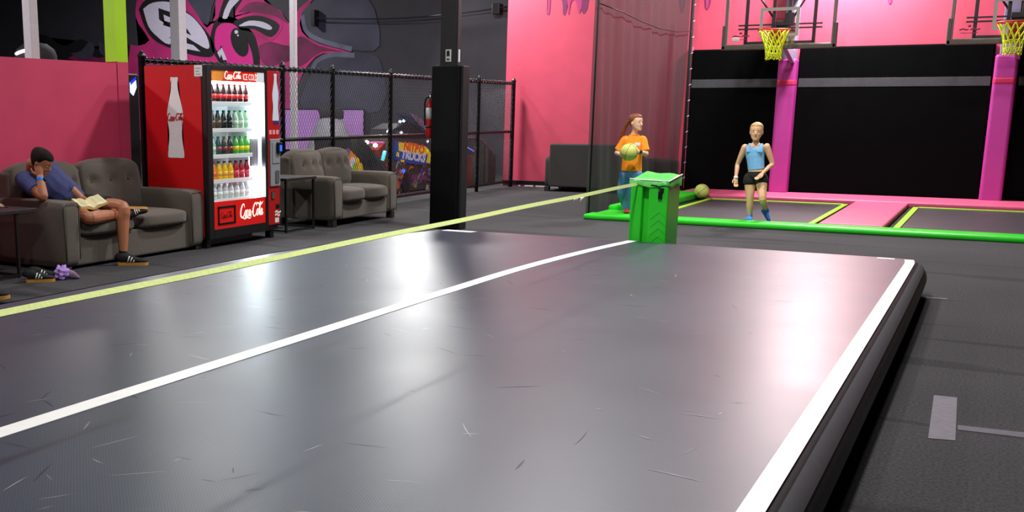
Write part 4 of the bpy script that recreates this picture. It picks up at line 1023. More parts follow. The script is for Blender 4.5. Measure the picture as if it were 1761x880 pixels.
KB = {
 'cola': ('dark cola bottle with red label', bottle_proto('cola', liq('cola_brown', (58, 30, 26)), liq('label_red', (206, 30, 34)), liq('cap_red', (200, 24, 30)), .215)),
 'dark': ('dark green-black soda bottle', bottle_proto('dark', liq('zero_black', (26, 44, 46)), liq('label_black', (22, 34, 36)), liq('cap_dark', (20, 60, 56)), .215)),
 'pale': ('pale green soda bottle', bottle_proto('pale', liq('pale_green', (168, 214, 176)), liq('label_pale', (206, 226, 210)), liq('cap_green', (60, 150, 90)), .215)),
 'redblack': ('dark bottle with maroon label', bottle_proto('redblack', liq('deep_green', (28, 58, 50)), liq('label_maroon', (130, 34, 36)), liq('cap_black', (20, 26, 26)), .215)),
 'lime': ('green bottle with yellow label', bottle_proto('lime', liq('sprite_green', (90, 186, 80)), liq('label_yellow', (232, 222, 30)), liq('cap_lime', (80, 180, 60)), .215)),
 'orange': ('orange soda bottle', bottle_proto('orange', liq('orange_soda', (250, 130, 20)), liq('label_orange', (240, 90, 20)), liq('cap_orange', (90, 60, 30)), .215)),
 'yellow': ('yellow soda bottle', bottle_proto('yellow', liq('yellow_soda', (250, 206, 20)), liq('label_gold', (236, 190, 30)), liq('cap_brown', (84, 50, 40)), .215)),
 'berry': ('berry red soda bottle', bottle_proto('berry', liq('berry_red', (176, 40, 60)), liq('label_berry', (220, 60, 80)), liq('cap_plum', (90, 40, 80)), .215)),
 'water': ('clear water bottle with brown cap', bottle_proto('water', liq('water_white', (214, 226, 230)), liq('label_white', (236, 240, 242)), liq('cap_bronze', (74, 52, 46)), .205)),
}
ORD = ['leftmost', 'second from left', 'third from left', 'fourth from left', 'fifth from left', 'sixth from left', 'seventh from left']
ROWS = [('top', ['cola']*7), ('second', ['dark']*4+['pale']*3), ('third', ['pale', 'redblack', 'redblack', 'redblack', 'lime', 'lime', 'lime']),
        ('fourth', ['orange', 'yellow', 'yellow', 'yellow', 'berry', 'berry', 'berry']), ('bottom', ['water']*7)]
for (rname, kinds), z in zip(ROWS, SHELF):
    for i, k in enumerate(kinds):
        desc, ms = KB[k]
        b = thing('drink_bottle', f'{desc}, {ORD[i]} on {rname} vending machine shelf', 'bottle', (VX-.13, IN0+.150+.102*i, z-.004), 0, f'bottles on the {rname} vending shelf')
        for nm, me in ms:
            c = bpy.data.objects.new(nm, me); COL.objects.link(c); c.parent = b

# ------------------------------------------------------------------ sofas and tables
def sofa(name, label, Lh, loc, rz, m, seat_n=2, D=.92, arm=.21, back_h=.93, seat_top=.47, arm_h=.635, skirt=.085, boxy=False):
    """length along local x, front at y=0, depth to +D"""
    r = thing(name, label, 'sofa', loc, rz)
    bm = NB(); box(bm, arm*.6, Lh-arm*.6, .05, D-.05, skirt, .30, .02, 2); obj('base', bm, m, r)
    for s in (0, 1):
        x0 = 0 if s == 0 else Lh-arm
        bm = NB(); cushion(bm, x0, x0+arm, 0, D-.06, skirt, arm_h, 14, .006, 8); obj('armrest', bm, m, r, smooth=True)
        bm = NB(); tube(bm, [(x0+.02, -.002, .1), (x0+.012, -.002, arm_h-.04), (x0+.04, -.002, arm_h-.014), (x0+arm-.04, -.002, arm_h-.014), (x0+arm-.012, -.002, arm_h-.04), (x0+arm-.02, -.002, .1)], .005, 5)
        obj('piping', bm, m, r)
    bm = NB(); box(bm, arm*.5, Lh-arm*.5, D-.2, D, skirt, back_h-(.0 if boxy else .06), .03, 3); obj('back_frame', bm, m, r)
    n = seat_n; w = (Lh-2*arm)/n
    for i in range(n):
        x0 = arm+w*i
        bm = NB(); cushion(bm, x0+.006, x0+w-.006, -.015, D-.28, .295, seat_top, 6, .018, 10); obj('seat_cushion', bm, m, r, smooth=True)
        bm = NB(); ex = .10
        a, b = (x0-(ex if i == 0 else 0)+.008, x0+w+(ex if i == n-1 else 0)-.008)
        bz = (seat_top+back_h)/2+.03
        dents = [(x0+w*(q+.5)/3, bz, .06, .05) for q in range(3)]
        Mx = Matrix.Translation((0, D-.16, seat_top)) @ Matrix.Rotation(-.20, 4, 'X') @ Matrix.Translation((0, -(D-.16), -seat_top))
        cushion(bm, a, b, D-.33, D-.08, seat_top-.04, back_h-(.09 if boxy else .01), 6.5, .045, 22, dents, Mx)
        c = obj('back_cushion', bm, m, r, smooth=True)
        bm = NB()
        for q in range(3):
            p_ = Mx @ Vector((x0+w*(q+.5)/3, D-.325, bz)); lathe(bm, [(.001, -.006), (.011, -.002), (.011, .004), (.001, .008)], p_, 8)
        obj('button', bm, m, c)
    for x in (.06, Lh-.06):
        for y in (.07, D-.08):
            bm = NB(); box(bm, x-.045, x+.045, y-.045, y+.045, 0, skirt+.005, .006); obj('foot', bm, WOODBLACK, r)
    return r
SX = -7.24
sofa('loveseat_sofa', 'taupe button-tufted sofa against the pink partition, man sitting on it', 2.02, (SX, 7.03, 0), PI/2, SOFA, D=1.0, skirt=.03, seat_top=.445)
sofa('small_loveseat', 'small taupe button-tufted loveseat between the vending machine and the column', 1.66, (-7.18, 11.60, 0), PI/2, SOFA, D=.94)
sofa('far_loveseat', 'dark loveseat seen from behind against the pink back wall', 1.95, (-5.38, 20.18, 0), PI, SOFADARK, D=.90, back_h=.88, boxy=True)
r = world_root('low_ottoman', 'low dark upholstered ottoman behind the netting, right of the far loveseat', 'ottoman', (-5.1, 19.75, 0))
bm = NB(); cushion(bm, -5.33, -5.0, 19.45, 20.05, .07, .62, 10, .012, 8); part('body', bm, SOFADARK, r, smooth=True)
bm = NB()
for x in (-5.27, -5.06):
    for y in (19.52, 19.98): box(bm, x-.03, x+.03, y-.03, y+.03, 0, .08)
part('foot', bm, WOODBLACK, r)

def side_table(label, x0, x1, y0, y1, zt, inset=.03):
    r = world_root('side_table', label, 'side table', ((x0+x1)/2, (y0+y1)/2, 0))
    bm = NB(); box(bm, x0, x1, y0, y1, zt-.035, zt, .004); part('table_top', bm, WOODBLACK, r)
    for x in (x0+.03, x1-.03):
        for y in (y0+.03, y1-inset):
            bm = NB(); box(bm, x-.0125, x+.0125, y-.0125, y+.0125, 0, zt-.035); part('leg', bm, BLACKMETAL, r)
    bm = NB()
    for y in (y0+.03, y1-inset): box(bm, x0+.03, x1-.03, y-.01, y+.01, .012, .032)
    for x in (x0+.03, x1-.03): box(bm, x-.01, x+.01, y0+.03, y1-inset, .012, .032)
    part('floor_rail', bm, BLACKMETAL, r)
side_table('black side table left of the sofa under the reading man\'s elbow', -7.98, -7.32, 6.22, 6.80, .60, .22)
side_table('black side table between the vending machine and the loveseat', -7.98, -7.33, 10.75, 11.42, .66)
r = world_root('mobile_phone', 'dark mobile phone lying on the side table by the sofa arm', 'phone', (-7.6, 6.62, .60))
bm = NB(); box(bm, -7.64, -7.57, 6.54, 6.70, .60, .609, .003); part('case', bm, BLACKPLASTIC, r)
bm = NB(); box(bm, -7.637, -7.573, 6.545, 6.695, .609, .6098); part('screen', bm, mat('phone_glass', (34, 34, 38), .1), r)

# ------------------------------------------------------------------ people
def loft(bm, pts, side, n=14, m=4):
    """pts: (x,y,z,rx,ry); side: reference vector for rx (or list per point)"""
    q = cr([tuple(p) for p in pts], m); N = len(q); rings = []
    for i, p in enumerate(q):
        c = Vector(p[:3]); t = Vector(q[min(i+1, N-1)][:3])-Vector(q[max(i-1, 0)][:3]); t.normalize()
        sd = side[min(i//m, len(side)-1)] if isinstance(side, list) else side
        if isinstance(side, list) and i//m+1 < len(side):
            f = (i % m)/m; sd = side[i//m].lerp(side[i//m+1], f)
        s = (sd-t*sd.dot(t)).normalized(); b = t.cross(s)
        rings.append([bm.verts.new(c+max(p[3], .001)*math.cos(2*PI*k/n)*s+max(p[4], .001)*math.sin(2*PI*k/n)*b) for k in range(n)])
    for a, b in zip(rings, rings[1:]):
        for k in range(n): bm.faces.new((a[k], a[(k+1) % n], b[(k+1) % n], b[k]))
    for g in (rings[0], rings[-1]):
        c = sum((v.co for v in g), Vector())/n; cv = bm.verts.new(c)
        for k in range(n): bm.faces.new((g[k], g[(k+1) % n], cv))
def ball_(bm, c, rx, ry=None, rz=None, M=None, n=12):
    r = bmesh.ops.create_uvsphere(bm, u_segments=n, v_segments=max(6, n*2//3), radius=1)
    ry = ry or rx; rz = rz or rx
    for v in r['verts']:
        p = Vector((v.co.x*rx, v.co.y*ry, v.co.z*rz)); v.co = (M @ p if M is not None else p)+Vector(c)
    return r['verts']
def remesh(name, bm, voxel, m, parent, root, smooth=3, label=None):
    me = bpy.data.meshes.new(name); bmesh.ops.recalc_face_normals(bm, faces=bm.faces); bm.to_mesh(me); bm.free()
    o = bpy.data.objects.new(name, me); COL.objects.link(o)
    md = o.modifiers.new('r', 'REMESH'); md.mode = 'VOXEL'; md.voxel_size = voxel
    if smooth:
        sm = o.modifiers.new('s', 'SMOOTH'); sm.factor = .5; sm.iterations = smooth
    dg = bpy.context.evaluated_depsgraph_get(); me2 = bpy.data.meshes.new_from_object(o.evaluated_get(dg))
    bpy.data.objects.remove(o); bpy.data.meshes.remove(me)
    off = Vector(root.location)
    for v in me2.vertices: v.co -= off
    for p in me2.polygons: p.use_smooth = True
    me2.name = name; me2.materials.clear(); me2.materials.append(m)
    o = bpy.data.objects.new(name, me2); COL.objects.link(o); o.parent = parent
    if label: o['label'] = label
    return o
HSEC = [(0, .10, .30, .07), (.04, .16, .26, .13), (.10, .21, .19, .20), (.20, .262, .11, .29), (.32, .298, .05, .355), (.45, .322, .01, .405), (.58, .338, -.015, .43), (.70, .338, -.03, .435), (.82, .30, -.04, .40), (.92, .215, -.045, .30), (.98, .10, -.045, .15), (1.0, .03, -.045, .05)]
def head_frame(origin, fw, upv):
    f = Vector(fw).normalized(); u = Vector(upv).normalized(); rr = f.cross(u).normalized(); u = rr.cross(f)
    M = Matrix((rr, f, u)).transposed().to_4x4(); M.translation = Vector(origin)
    return M
def head_shell(bm, M, hh):
    n = 24; q = cr(HSEC, 3); rings = []
    for z, w, cy, d in q:
        rings.append([bm.verts.new(M @ (Vector((w*math.cos(2*PI*k/n), cy+d*math.sin(2*PI*k/n), z))*hh)) for k in range(n)])
    for a, b in zip(rings, rings[1:]):
        for k in range(n): bm.faces.new((a[k], a[(k+1) % n], b[(k+1) % n], b[k]))
    bm.faces.new(rings[0]); bm.faces.new(rings[-1])
    R3 = M.to_3x3()
    # nose, brow ridge, cheeks, ears, lips volume
    T = lambda x, y, z: M @ (Vector((x, y, z))*hh)
    for pts in ([(0, .375, .54, .020, .02), (0, .425, .44, .032, .03), (0, .47, .36, .048, .045), (0, .43, .325, .05, .035)],):
        loft(bm, [tuple(T(a, b, c))+(d*hh, e*hh) for a, b, c, d, e in pts], R3 @ Vector((1, 0, 0)), 8, 3)
    for s in (-1, 1):
        ball_(bm, T(.335*s, -.02, .44), .035*hh, .085*hh, .13*hh, R3, 10)
        ball_(bm, T(.14*s, .30, .34), .09*hh, .08*hh, .09*hh, R3, 8)
        ball_(bm, T(.13*s, .345, .585), .10*hh, .04*hh, .035*hh, R3, 8)
    ball_(bm, T(0, .355, .215), .085*hh, .04*hh, .04*hh, R3, 8)
    ball_(bm, T(0, .315, .07), .09*hh, .07*hh, .06*hh, R3, 8)
def face_parts(M, hh, root, body, brow, closed=False):
    R3 = M.to_3x3(); T = lambda x, y, z: M @ (Vector((x, y, z))*hh)
    for s in (-1, 1):
        bm = NB(); ball_(bm, T(.135*s, .345, .50), .062*hh, .04*hh, (.012 if closed else .03)*hh, R3, 12); e = sub('eye', bm, EYEW, body, root, smooth=True)
        bm = NB(); ball_(bm, T(.135*s, .375, .50), .028*hh, .015*hh, (.01 if closed else .027)*hh, R3, 10); sub('iris', bm, IRIS, body, root, smooth=True)
        bm = NB(); tube(bm, [T(.06*s, .395, .575), T(.13*s, .392, .60), T(.21*s, .345, .58)], [.010*hh, .014*hh, .006*hh], 6); sub('eyebrow', bm, brow, body, root, smooth=True)
    bm = NB(); ball_(bm, T(0, .385, .232), .085*hh, .022*hh, .016*hh, R3, 10); ball_(bm, T(0, .382, .205), .075*hh, .024*hh, .018*hh, R3, 10); sub('lips', bm, LIPS, body, root, smooth=True)
def hair_cap(M, hh, root, body, m, thick=.05, front=.74, side=.38, nape=.22, tail=None, name='hair'):
    """closed shell over the skull: ring points pushed out, kept only outside the face"""
    n = 36; q = [s for s in cr(HSEC, 4) if s[0] > .12]; bm = NB(); rings = []
    for z, w, cy, d in q:
        ring = []
        for k in range(n):
            a = 2*PI*k/n; si = math.sin(a)
            lim = front if si > .55 else (front+(side-front)*min(1, (.55-si)/.6) if si > -.05 else side+(nape-side)*min(1, (-.05-si)/.5))
            t = max(-.04, min(thick, (z-lim)*.9+.012)) if z < lim+.06 else thick
            ring.append(bm.verts.new(M @ (Vector(((w+t)*math.cos(a), cy+(d+t)*si, z+(t*.6 if z > .8 else 0)))*hh)))
        rings.append(ring)
    for a, b in zip(rings, rings[1:]):
        for k in range(n): bm.faces.new((a[k], a[(k+1) % n], b[(k+1) % n], b[k]))
    bm.faces.new(rings[0]); bm.faces.new(rings[-1])
    h = sub(name, bm, m, body, root, smooth=True)
    if tail:
        bm = NB(); loft(bm, [tuple(M @ (Vector(p[:3])*hh)) + (p[3]*hh, p[4]*hh) for p in tail], M.to_3x3() @ Vector((1, 0, 0)), 10, 4)
        sub('ponytail', bm, m, body, root, smooth=True)
    return h
def hand(bm, wrist, d, nrm, size, side, curl=.5, spread=.12, thumb=.6):
    """palm + four fingers + thumb; d finger direction, nrm palm normal (side the fingers curl to)"""
    d = Vector(d).normalized(); nrm = Vector(nrm); nrm = (nrm-d*nrm.dot(d)).normalized(); x = d.cross(nrm)*side
    w = Vector(wrist); L = size
    loft(bm, [tuple(w-d*L*.12)+(.15*L, .12*L), tuple(w+d*L*.05)+(.18*L, .115*L), tuple(w+d*L*.28)+(.22*L, .12*L), tuple(w+d*L*.48)+(.225*L, .10*L), tuple(w+d*L*.54)+(.20*L, .07*L)], x, 10, 3)
    for i, (o, ln) in enumerate(((.165, .40), (.058, .46), (-.052, .43), (-.155, .33))):
        b = w+d*L*.48+x*o*L; dirn = (d+x*(1.5-i)*spread*.5).normalized(); pts = [tuple(b-d*L*.1)+(.052*L, .052*L), tuple(b)+(.053*L, .053*L)]
        ang = curl*.5; p = b
        for sgm, rr in ((.42, .050), (.32, .046), (.26, .036)):
            v = dirn*math.cos(ang)+nrm*math.sin(ang); p = p+v*ln*sgm*L; pts.append(tuple(p)+(rr*L, rr*L)); ang += curl
        loft(bm, pts, x, 8, 3)
    b = w+d*L*.12+x*.16*L
    v1 = (d*.7+x*.75+nrm*.35*thumb).normalized(); v2 = (d*.9+x*.3+nrm*.6*thumb).normalized()
    p1 = b+v1*.22*L; p2 = p1+v2*.18*L; p3 = p2+v2*.13*L
    loft(bm, [tuple(b-v1*.1*L)+(.08*L, .07*L), tuple(b)+(.08*L, .07*L), tuple(p1)+(.06*L, .058*L), tuple(p2)+(.053*L, .05*L), tuple(p3)+(.036*L, .036*L)], nrm, 8, 3)
def limb(bm, a, b, c, rs, side=Vector((1, 0, 0))):
    a, b, c = Vector(a), Vector(b), Vector(c); r0, r1, r2, r3, r4 = rs
    pts = [tuple(a)+(r0, r0), tuple(a.lerp(b, .5))+(r1, r1), tuple(b)+(r2, r2), tuple(b.lerp(c, .30))+(r3, r3), tuple(b.lerp(c, .7))+((r3+r4)*.5,)*2, tuple(c)+(r4, r4)]
    ball_(bm, a, r0*.98); ball_(bm, b, r2*.98)
    t = (c-a).normalized(); s = side if abs(t.dot(side)) < .9 else Vector((0, 1, .2))
    loft(bm, pts, s, 12, 4)
def foot(bm, ankle, toe, s=1.0, grow=0.0):
    a, t = Vector(ankle), Vector(toe); d = (t-a); d.z *= 1; L = d.length; d.normalize()
    side = d.cross(Vector((0, 0, 1)));
    if side.length < .1: side = Vector((1, 0, 0))
    side.normalize(); dn = d.cross(side).normalized()
    if dn.z > 0: dn = -dn
    g = grow
    pts = [(a-d*.045*s+dn*.03*s, .028, .03), (a-d*.02*s+dn*.025*s, .036, .045), (a+d*L*.35+dn*.025*s, .038, .036), (a+d*L*.7+dn*.03*s, .045, .026), (a+d*L*.92+dn*.032*s, .038, .02), (a+d*L+dn*.034*s, .02, .012)]
    loft(bm, [tuple(p)+(rx*s+g, ry*s+g) for p, rx, ry in pts], side, 12, 3)
    return side, dn
def lookdir(a, b): return (Vector(b)-Vector(a)).normalized()

# ---- girl in the sky-blue top
def blue_girl():
    gy = 14.97
    root = world_root('person', 'girl in sky-blue sleeveless top, black shorts and blue socks mid-stride on the trampoline', 'person', (-2.76, gy, .03))
    J = dict(neck=(-2.772, gy, 1.075), chest=(-2.77, gy+.01, .92), waist=(-2.745, gy, .735), hip=(-2.735, gy+.01, .63),
             sl=(-2.905, gy, 1.008), el=(-2.985, gy+.02, .785), wl=(-2.98, gy-.06, .605), sr=(-2.632, gy, 1.022), er=(-2.552, gy+.03, .80), wr=(-2.635, gy-.12, .685),
             hl=(-2.81, gy, .60), kl=(-2.785, gy-.03, .315), al=(-2.78, gy+.0, .105), hr=(-2.668, gy, .605), kr=(-2.612, gy-.12, .345), ar=(-2.612, gy+.19, .185))
    bm = NB(); X = Vector((1, .12, 0)).normalized()
    V = Vector
    loft(bm, [V(J['hip'])[:]+(.095, .075), V((-2.74, gy, .69))[:]+(.105, .08), V(J['waist'])[:]+(.092, .07), V((-2.76, gy+.005, .84))[:]+(.102, .075), V(J['chest'])[:]+(.115, .08), V((-2.77, gy, 1.01))[:]+(.115, .065), V((-2.772, gy, 1.05))[:]+(.07, .05), V(J['neck'])[:]+(.042, .042), V((-2.772, gy-.005, 1.14))[:]+(.040, .042)], X)
    limb(bm, J['sl'], J['el'], J['wl'], (.043, .038, .029, .030, .020)); limb(bm, J['sr'], J['er'], J['wr'], (.043, .038, .029, .030, .020))
    limb(bm, J['hl'], J['kl'], J['al'], (.078, .064, .045, .046, .030)); limb(bm, J['hr'], J['kr'], J['ar'], (.078, .064, .045, .046, .030))
    foot(bm, V(J['al']), V(J['al'])+V((.02, -.16, -.005)), .85)
    hand(bm, J['wl'], (.12, -.25, -1), (.5, -.6, 0), .145, 1, .35)
    hand(bm, J['wr'], (-.62, -.3, -.72), (-.3, -.4, .1), .145, -1, .3)
    hh = .232; M = head_frame((-2.772, gy-.012, 1.100), (.10, -1, -.02), (0, -.02, 1)); head_shell(bm, M, hh)
    body = remesh('body', bm, .0055, SKIN_C, root, root, 3)
    face_parts(M, hh, root, body, BROW_L)
    hair_cap(M, hh, root, body, HAIR_B, .022, .80, .50, .30)
    bm = NB(); ball_(bm, M @ (V((0, -.50, .72))*hh), .09*hh*1.6, .09*hh*1.6, .11*hh*1.6); sub('hair_bun', bm, HAIR_B, body, root, smooth=True)
    # tank top
    bm = NB()
    loft(bm, [V((-2.742, gy, .722))[:]+(.104, .082), V((-2.747, gy, .76))[:]+(.104, .081), V((-2.76, gy+.005, .85))[:]+(.111, .084), V(J['chest'])[:]+(.122, .089), V((-2.77, gy, .98))[:]+(.112, .076), V((-2.77, gy+.012, 1.005))[:]+(.098, .056)], X)
    for s in (-1, 1): loft(bm, [V((-2.77+s*.07, gy-.064, .945))[:]+(.038, .016), V((-2.77+s*.075, gy-.060, .985))[:]+(.032, .013), V((-2.77+s*.074, gy-.046, 1.022))[:]+(.026, .012), V((-2.77+s*.072, gy-.005, 1.052))[:]+(.022, .012), V((-2.77+s*.074, gy+.045, 1.02))[:]+(.026, .012), V((-2.77+s*.075, gy+.06, .97))[:]+(.03, .012)], X, 10, 4)
    remesh('tank_top', bm, .005, SKYBLUE, root, root, 8)
    bm = NB(); loft(bm, [V((-2.738, gy, .595))[:]+(.10, .085), V((-2.738, gy, .64))[:]+(.118, .095), V((-2.74, gy, .70))[:]+(.104, .083)], X)
    limb(bm, J['hl'], V(J['hl']).lerp(V(J['kl']), .12), V(J['hl']).lerp(V(J['kl']), .22), (.086, .088, .088, .087, .084)); limb(bm, J['hr'], V(J['hr']).lerp(V(J['kr']), .12), V(J['hr']).lerp(V(J['kr']), .22), (.086, .088, .088, .087, .084))
    remesh('shorts', bm, .006, BLACKCLOTH, root, root, 2)
    bm = NB(); foot(bm, J['ar'], V(J['ar'])+V((.075, .03, -.145)), .85, .004); loft(bm, [V(J['kr']).lerp(V(J['ar']), .80)[:]+(.036, .036), V(J['ar'])[:]+(.036, .036), (V(J['ar'])+V((.02, .02, -.03)))[:]+(.036, .036)], X, 10, 3)
    remesh('sock', bm, .006, SOCK, root, root, 2, 'blue sock on the lifted foot')
    bm = NB(); foot(bm, V(J['al']), V(J['al'])+V((.02, -.16, -.005)), .85, .004); loft(bm, [(V(J['al'])+V((0, 0, .035)))[:]+(.034, .034), V(J['al'])[:]+(.036, .036)], X, 10, 3)
    remesh('sock', bm, .006, SOCK, root, root, 2, 'blue sock on the standing foot')
    bm = NB(); w = V(J['wl']); d = lookdir(J['el'], J['wl']); loft(bm, [(w-d*.022)[:]+(.026, .026), (w-d*.016)[:]+(.028, .028), (w)[:]+(.028, .028), (w+d*.006)[:]+(.026, .026)], X, 12, 2); sub('wristband', bm, WHITE, body, root, smooth=True)
blue_girl()

# ---- girl in the orange shirt, holding a ball
OB = Vector((-4.335, 14.60, .925)); OR = .118
def orange_girl():
    gy = 14.93; V = Vector
    root = world_root('person', 'red-haired girl in orange T-shirt and jeans hugging a yellow ball beside the netting', 'person', (-4.42, gy, .07))
    neck = V((-4.375, gy, 1.165)); X = V((1, .25, 0)).normalized()
    J = dict(sl=V((-4.500, gy+.0, 1.085)), el=V((-4.598, gy-.02, .90)), wl=V((-4.475, gy-.27, .885)), sr=V((-4.255, gy+.02, 1.09)), er=V((-4.180, gy-.05, .895)), wr=V((-4.215, gy-.28, .930)),
             hl=V((-4.455, gy, .60)), kl=V((-4.50, gy+.0, .36)), al=V((-4.50, gy+.2, .20)), hr=V((-4.315, gy, .60)), kr=V((-4.365, gy-.06, .345)), ar=V((-4.415, gy-.02, .14)))
    bm = NB()
    loft(bm, [(-4.385, gy, .58, .11, .09), (-4.385, gy, .68, .112, .085), (-4.385, gy, .80, .10, .075), (-4.38, gy, .96, .125, .085), (-4.378, gy, 1.08, .125, .07), (-4.376, gy, 1.13, .075, .05), tuple(neck)+(.044, .044), (-4.365, gy-.005, 1.24, .042, .044)], X)
    limb(bm, J['sl'], J['el'], J['wl'], (.048, .042, .032, .032, .021)); limb(bm, J['sr'], J['er'], J['wr'], (.048, .042, .032, .032, .021))
    limb(bm, J['hl'], J['kl'], J['al'], (.08, .065, .048, .048, .032)); limb(bm, J['hr'], J['kr'], J['ar'], (.08, .065, .048, .048, .032))
    foot(bm, J['ar'], J['ar']+V((.05, -.16, -.02)), .9); foot(bm, J['al'], J['al']+V((.06, -.09, -.08)), .9)
    def on_ball(d): return OB+V(d).normalized()*(OR+.010)
    hand(bm, J['wl'], OB+V((-.02, -.11, -.06))-J['wl'], V((.9, .35, .25)), .16, 1, .55)
    hand(bm, J['wr'], OB+V((.035, -.125, .02))-J['wr'], V((-.9, .35, 0)), .16, -1, .55)
    hh = .225; M = head_frame((-4.352, gy-.015, 1.205), (.93, -.42, .02), (0, 0, 1)); head_shell(bm, M, hh)
    body = remesh('body', bm, .0055, SKIN_B, root, root, 3)
    face_parts(M, hh, root, body, BROW_L)
    hair_cap(M, hh, root, body, HAIR_R, .04, .80, .52, .28, tail=[(0, -.40, .62, .10, .10), (0, -.60, .52, .13, .12), (.02, -.80, .25, .14, .11), (.03, -.98, -.15, .14, .10), (.02, -1.05, -.6, .10, .07), (0, -1.08, -.95, .03, .03)])
    # shirt
    bm = NB()
    loft(bm, [(-4.385, gy, .655, .142, .115), (-4.385, gy, .72, .138, .112), (-4.385, gy, .85, .134, .105), (-4.38, gy, .98, .142, .104), (-4.378, gy, 1.06, .132, .085), (-4.376, gy, 1.118, .092, .066), (-4.376, gy, 1.15, .066, .056)], X)
    for s, e in (('sl', 'el'), ('sr', 'er')):
        a, b = J[s], J[e]; d = (b-a).normalized(); inn = V((-4.38, gy, 1.06))
        loft(bm, [tuple(a.lerp(inn, .45)+V((0, 0, .0)))+(.05, .05), tuple(a-V((0, 0, .004)))+(.053, .053), tuple(a.lerp(b, .45))+(.055, .055), tuple(a.lerp(b, .82))+(.060, .060)], V((0, 1, 0)), 12, 4)
    sh = remesh('tshirt', bm, .006, ORANGE, root, root, 2)
    bm = NB(); tube(bm, [(-4.376+.064*math.cos(a), gy+.055*math.sin(a), 1.148) for a in [2*PI*k/20 for k in range(20)]], .006, 6, closed=True); sub('collar', bm, ORANGE, sh, root, smooth=True)
    bm = NB(); box(bm, -4.33, -4.25, gy-.122, gy-.10, 1.0, 1.045, .008, M=None); sub('shirt_print', bm, WHITE, sh, root, label='white print')
    # jeans
    bm = NB(); loft(bm, [(-4.385, gy, .56, .115, .10), (-4.385, gy, .62, .128, .105), (-4.385, gy, .70, .122, .098)], X)
    for h, k, a in (('hl', 'kl', 'al'), ('hr', 'kr', 'ar')):
        limb(bm, J[h], J[k], J[a]+(J[a]-J[k])*.06, (.092, .084, .072, .072, .074), X)
    remesh('jeans', bm, .006, DENIM, root, root, 2)
    for h, dl, lb in (('ar', (.05, -.16, -.02), 'front'), ('al', (.06, -.09, -.08), 'back')):
        bm = NB(); foot(bm, J[h], J[h]+V(dl), .92, .004); remesh('sock', bm, .006, mat('maroon_sock', (150, 40, 44), .85), root, root, 2)
    bm = NB(); w = J['wr']; d = (w-J['er']).normalized(); loft(bm, [tuple(w-d*.035)+(.026, .026), tuple(w-d*.03)+(.029, .029), tuple(w-d*.008)+(.029, .029), tuple(w-d*.003)+(.026, .026)], X, 12, 2)
    sd = V((.9, -.5, .2)).normalized(); ball_(bm, w-d*.02+sd*.03, .02, .02, .02); sub('smartwatch', bm, BLACKPLASTIC, body, root, smooth=True)
orange_girl()
def ball(name, label, c, R, rot):
    r = world_root(name, label, 'ball', c)
    bm = NB(); ball_(bm, c, R, n=28); part('rubber_shell', bm, BALLM, r, smooth=True)
    Mr = Matrix.Rotation(rot, 3, 'Y') @ Matrix.Rotation(.35, 3, 'X')
    for ax in range(3):
        bm = NB(); pts = []
        for k in range(36):
            a = 2*PI*k/36; p = [V_ for V_ in (math.cos(a), math.sin(a), .0)]; p = p[ax:]+p[:ax]
            pts.append(Vector(c)+Mr @ (Vector(p)*R*1.0))
        tube(bm, pts, .004, 5, closed=True); part('seam', bm, BALLSEAM, r)
ball('rubber_ball', 'yellow-green ball hugged by the girl in orange', OB, OR, .3)
p = onz(1206, 341.5, .03); ball('rubber_ball', 'yellow-green ball alone at the back corner of the left trampoline', p+Vector((0, 0, .124)), .122, .8)

# ---- man reading on the sofa
def sneaker(root_or_none, name, label, ankle, toe, s=1.0, upv=Vector((0, 0, 1)), parent=None, root=None, stripes=True, laces=True):
    """black sneaker with white stripes and a gum sole; ankle/toe give heel-to-toe line at sole level"""
    a, t = Vector(ankle), Vector(toe); d = (t-a).normalized(); L = (t-a).length; u = (upv-d*upv.dot(d)).normalized(); sd = d.cross(u)
    if root is None: root = world_root(name, label, 'shoe', a); par = root
    else: par = bpy.data.objects.new(name, None); COL.objects.link(par); par.parent = parent; par['label'] = label
    def P(x, y, z): return a+d*x*L+sd*y*s+u*z*s
    def sec(x, w, z0, z1): return tuple(P(x, 0, (z0+z1)/2))+(w*s, (z1-z0)/2*s)
    bm = NB(); loft(bm, [sec(0.0, .018, .02, .07), sec(.04, .034, .018, .10), sec(.2, .038, .018, .105), sec(.42, .040, .018, .085), sec(.68, .046, .018, .062), sec(.9, .038, .018, .05), sec(1.0, .014, .02, .036)], sd, 14, 4)
    up_ = sub('upper', bm, mat('black_suede', (20, 20, 22), .8, noise=.2), par, root, smooth=True)
    bm = NB(); pr = [(0, .02), (.03, .036), (.2, .040), (.45, .042), (.7, .050), (.9, .042), (1.0, .016)]
    out = cr([(x, w) for x, w in pr], 3); ring = [(x, w) for x, w in out]+[(x, -w) for x, w in reversed(out)]
    lo = [bm.verts.new(P(x, y, 0)) for x, y in ring]; hi = [bm.verts.new(P(x, y, .024)) for x, y in ring]
    bm.faces.new(lo); bm.faces.new(hi)
    for k in range(len(ring)): bm.faces.new((lo[k], lo[(k+1) % len(ring)], hi[(k+1) % len(ring)], hi[k]))
    sub('sole', bm, GUM, par, root, label='tan gum sole')
    if stripes:
        for sg in (-1, 1):
            for k in range(3):
                bm = NB(); x = .34+.09*k
                tube(bm, [P(x+.07, sg*(.030), .078-.012*k), P(x+.035, sg*(.041), .055-.006*k), P(x, sg*(.043), .028)], .006*s, 5); sub('stripe', bm, WHITE, par, root)
    if laces:
        bm = NB()
        for k in range(4): tube(bm, [P(.40+.07*k, -.02, .088-.010*k), P(.41+.07*k, 0, .094-.010*k), P(.40+.07*k, .02, .088-.010*k)], .0035*s, 5)
        sub('laces', bm, BLACKCLOTH, par, root)
    return par
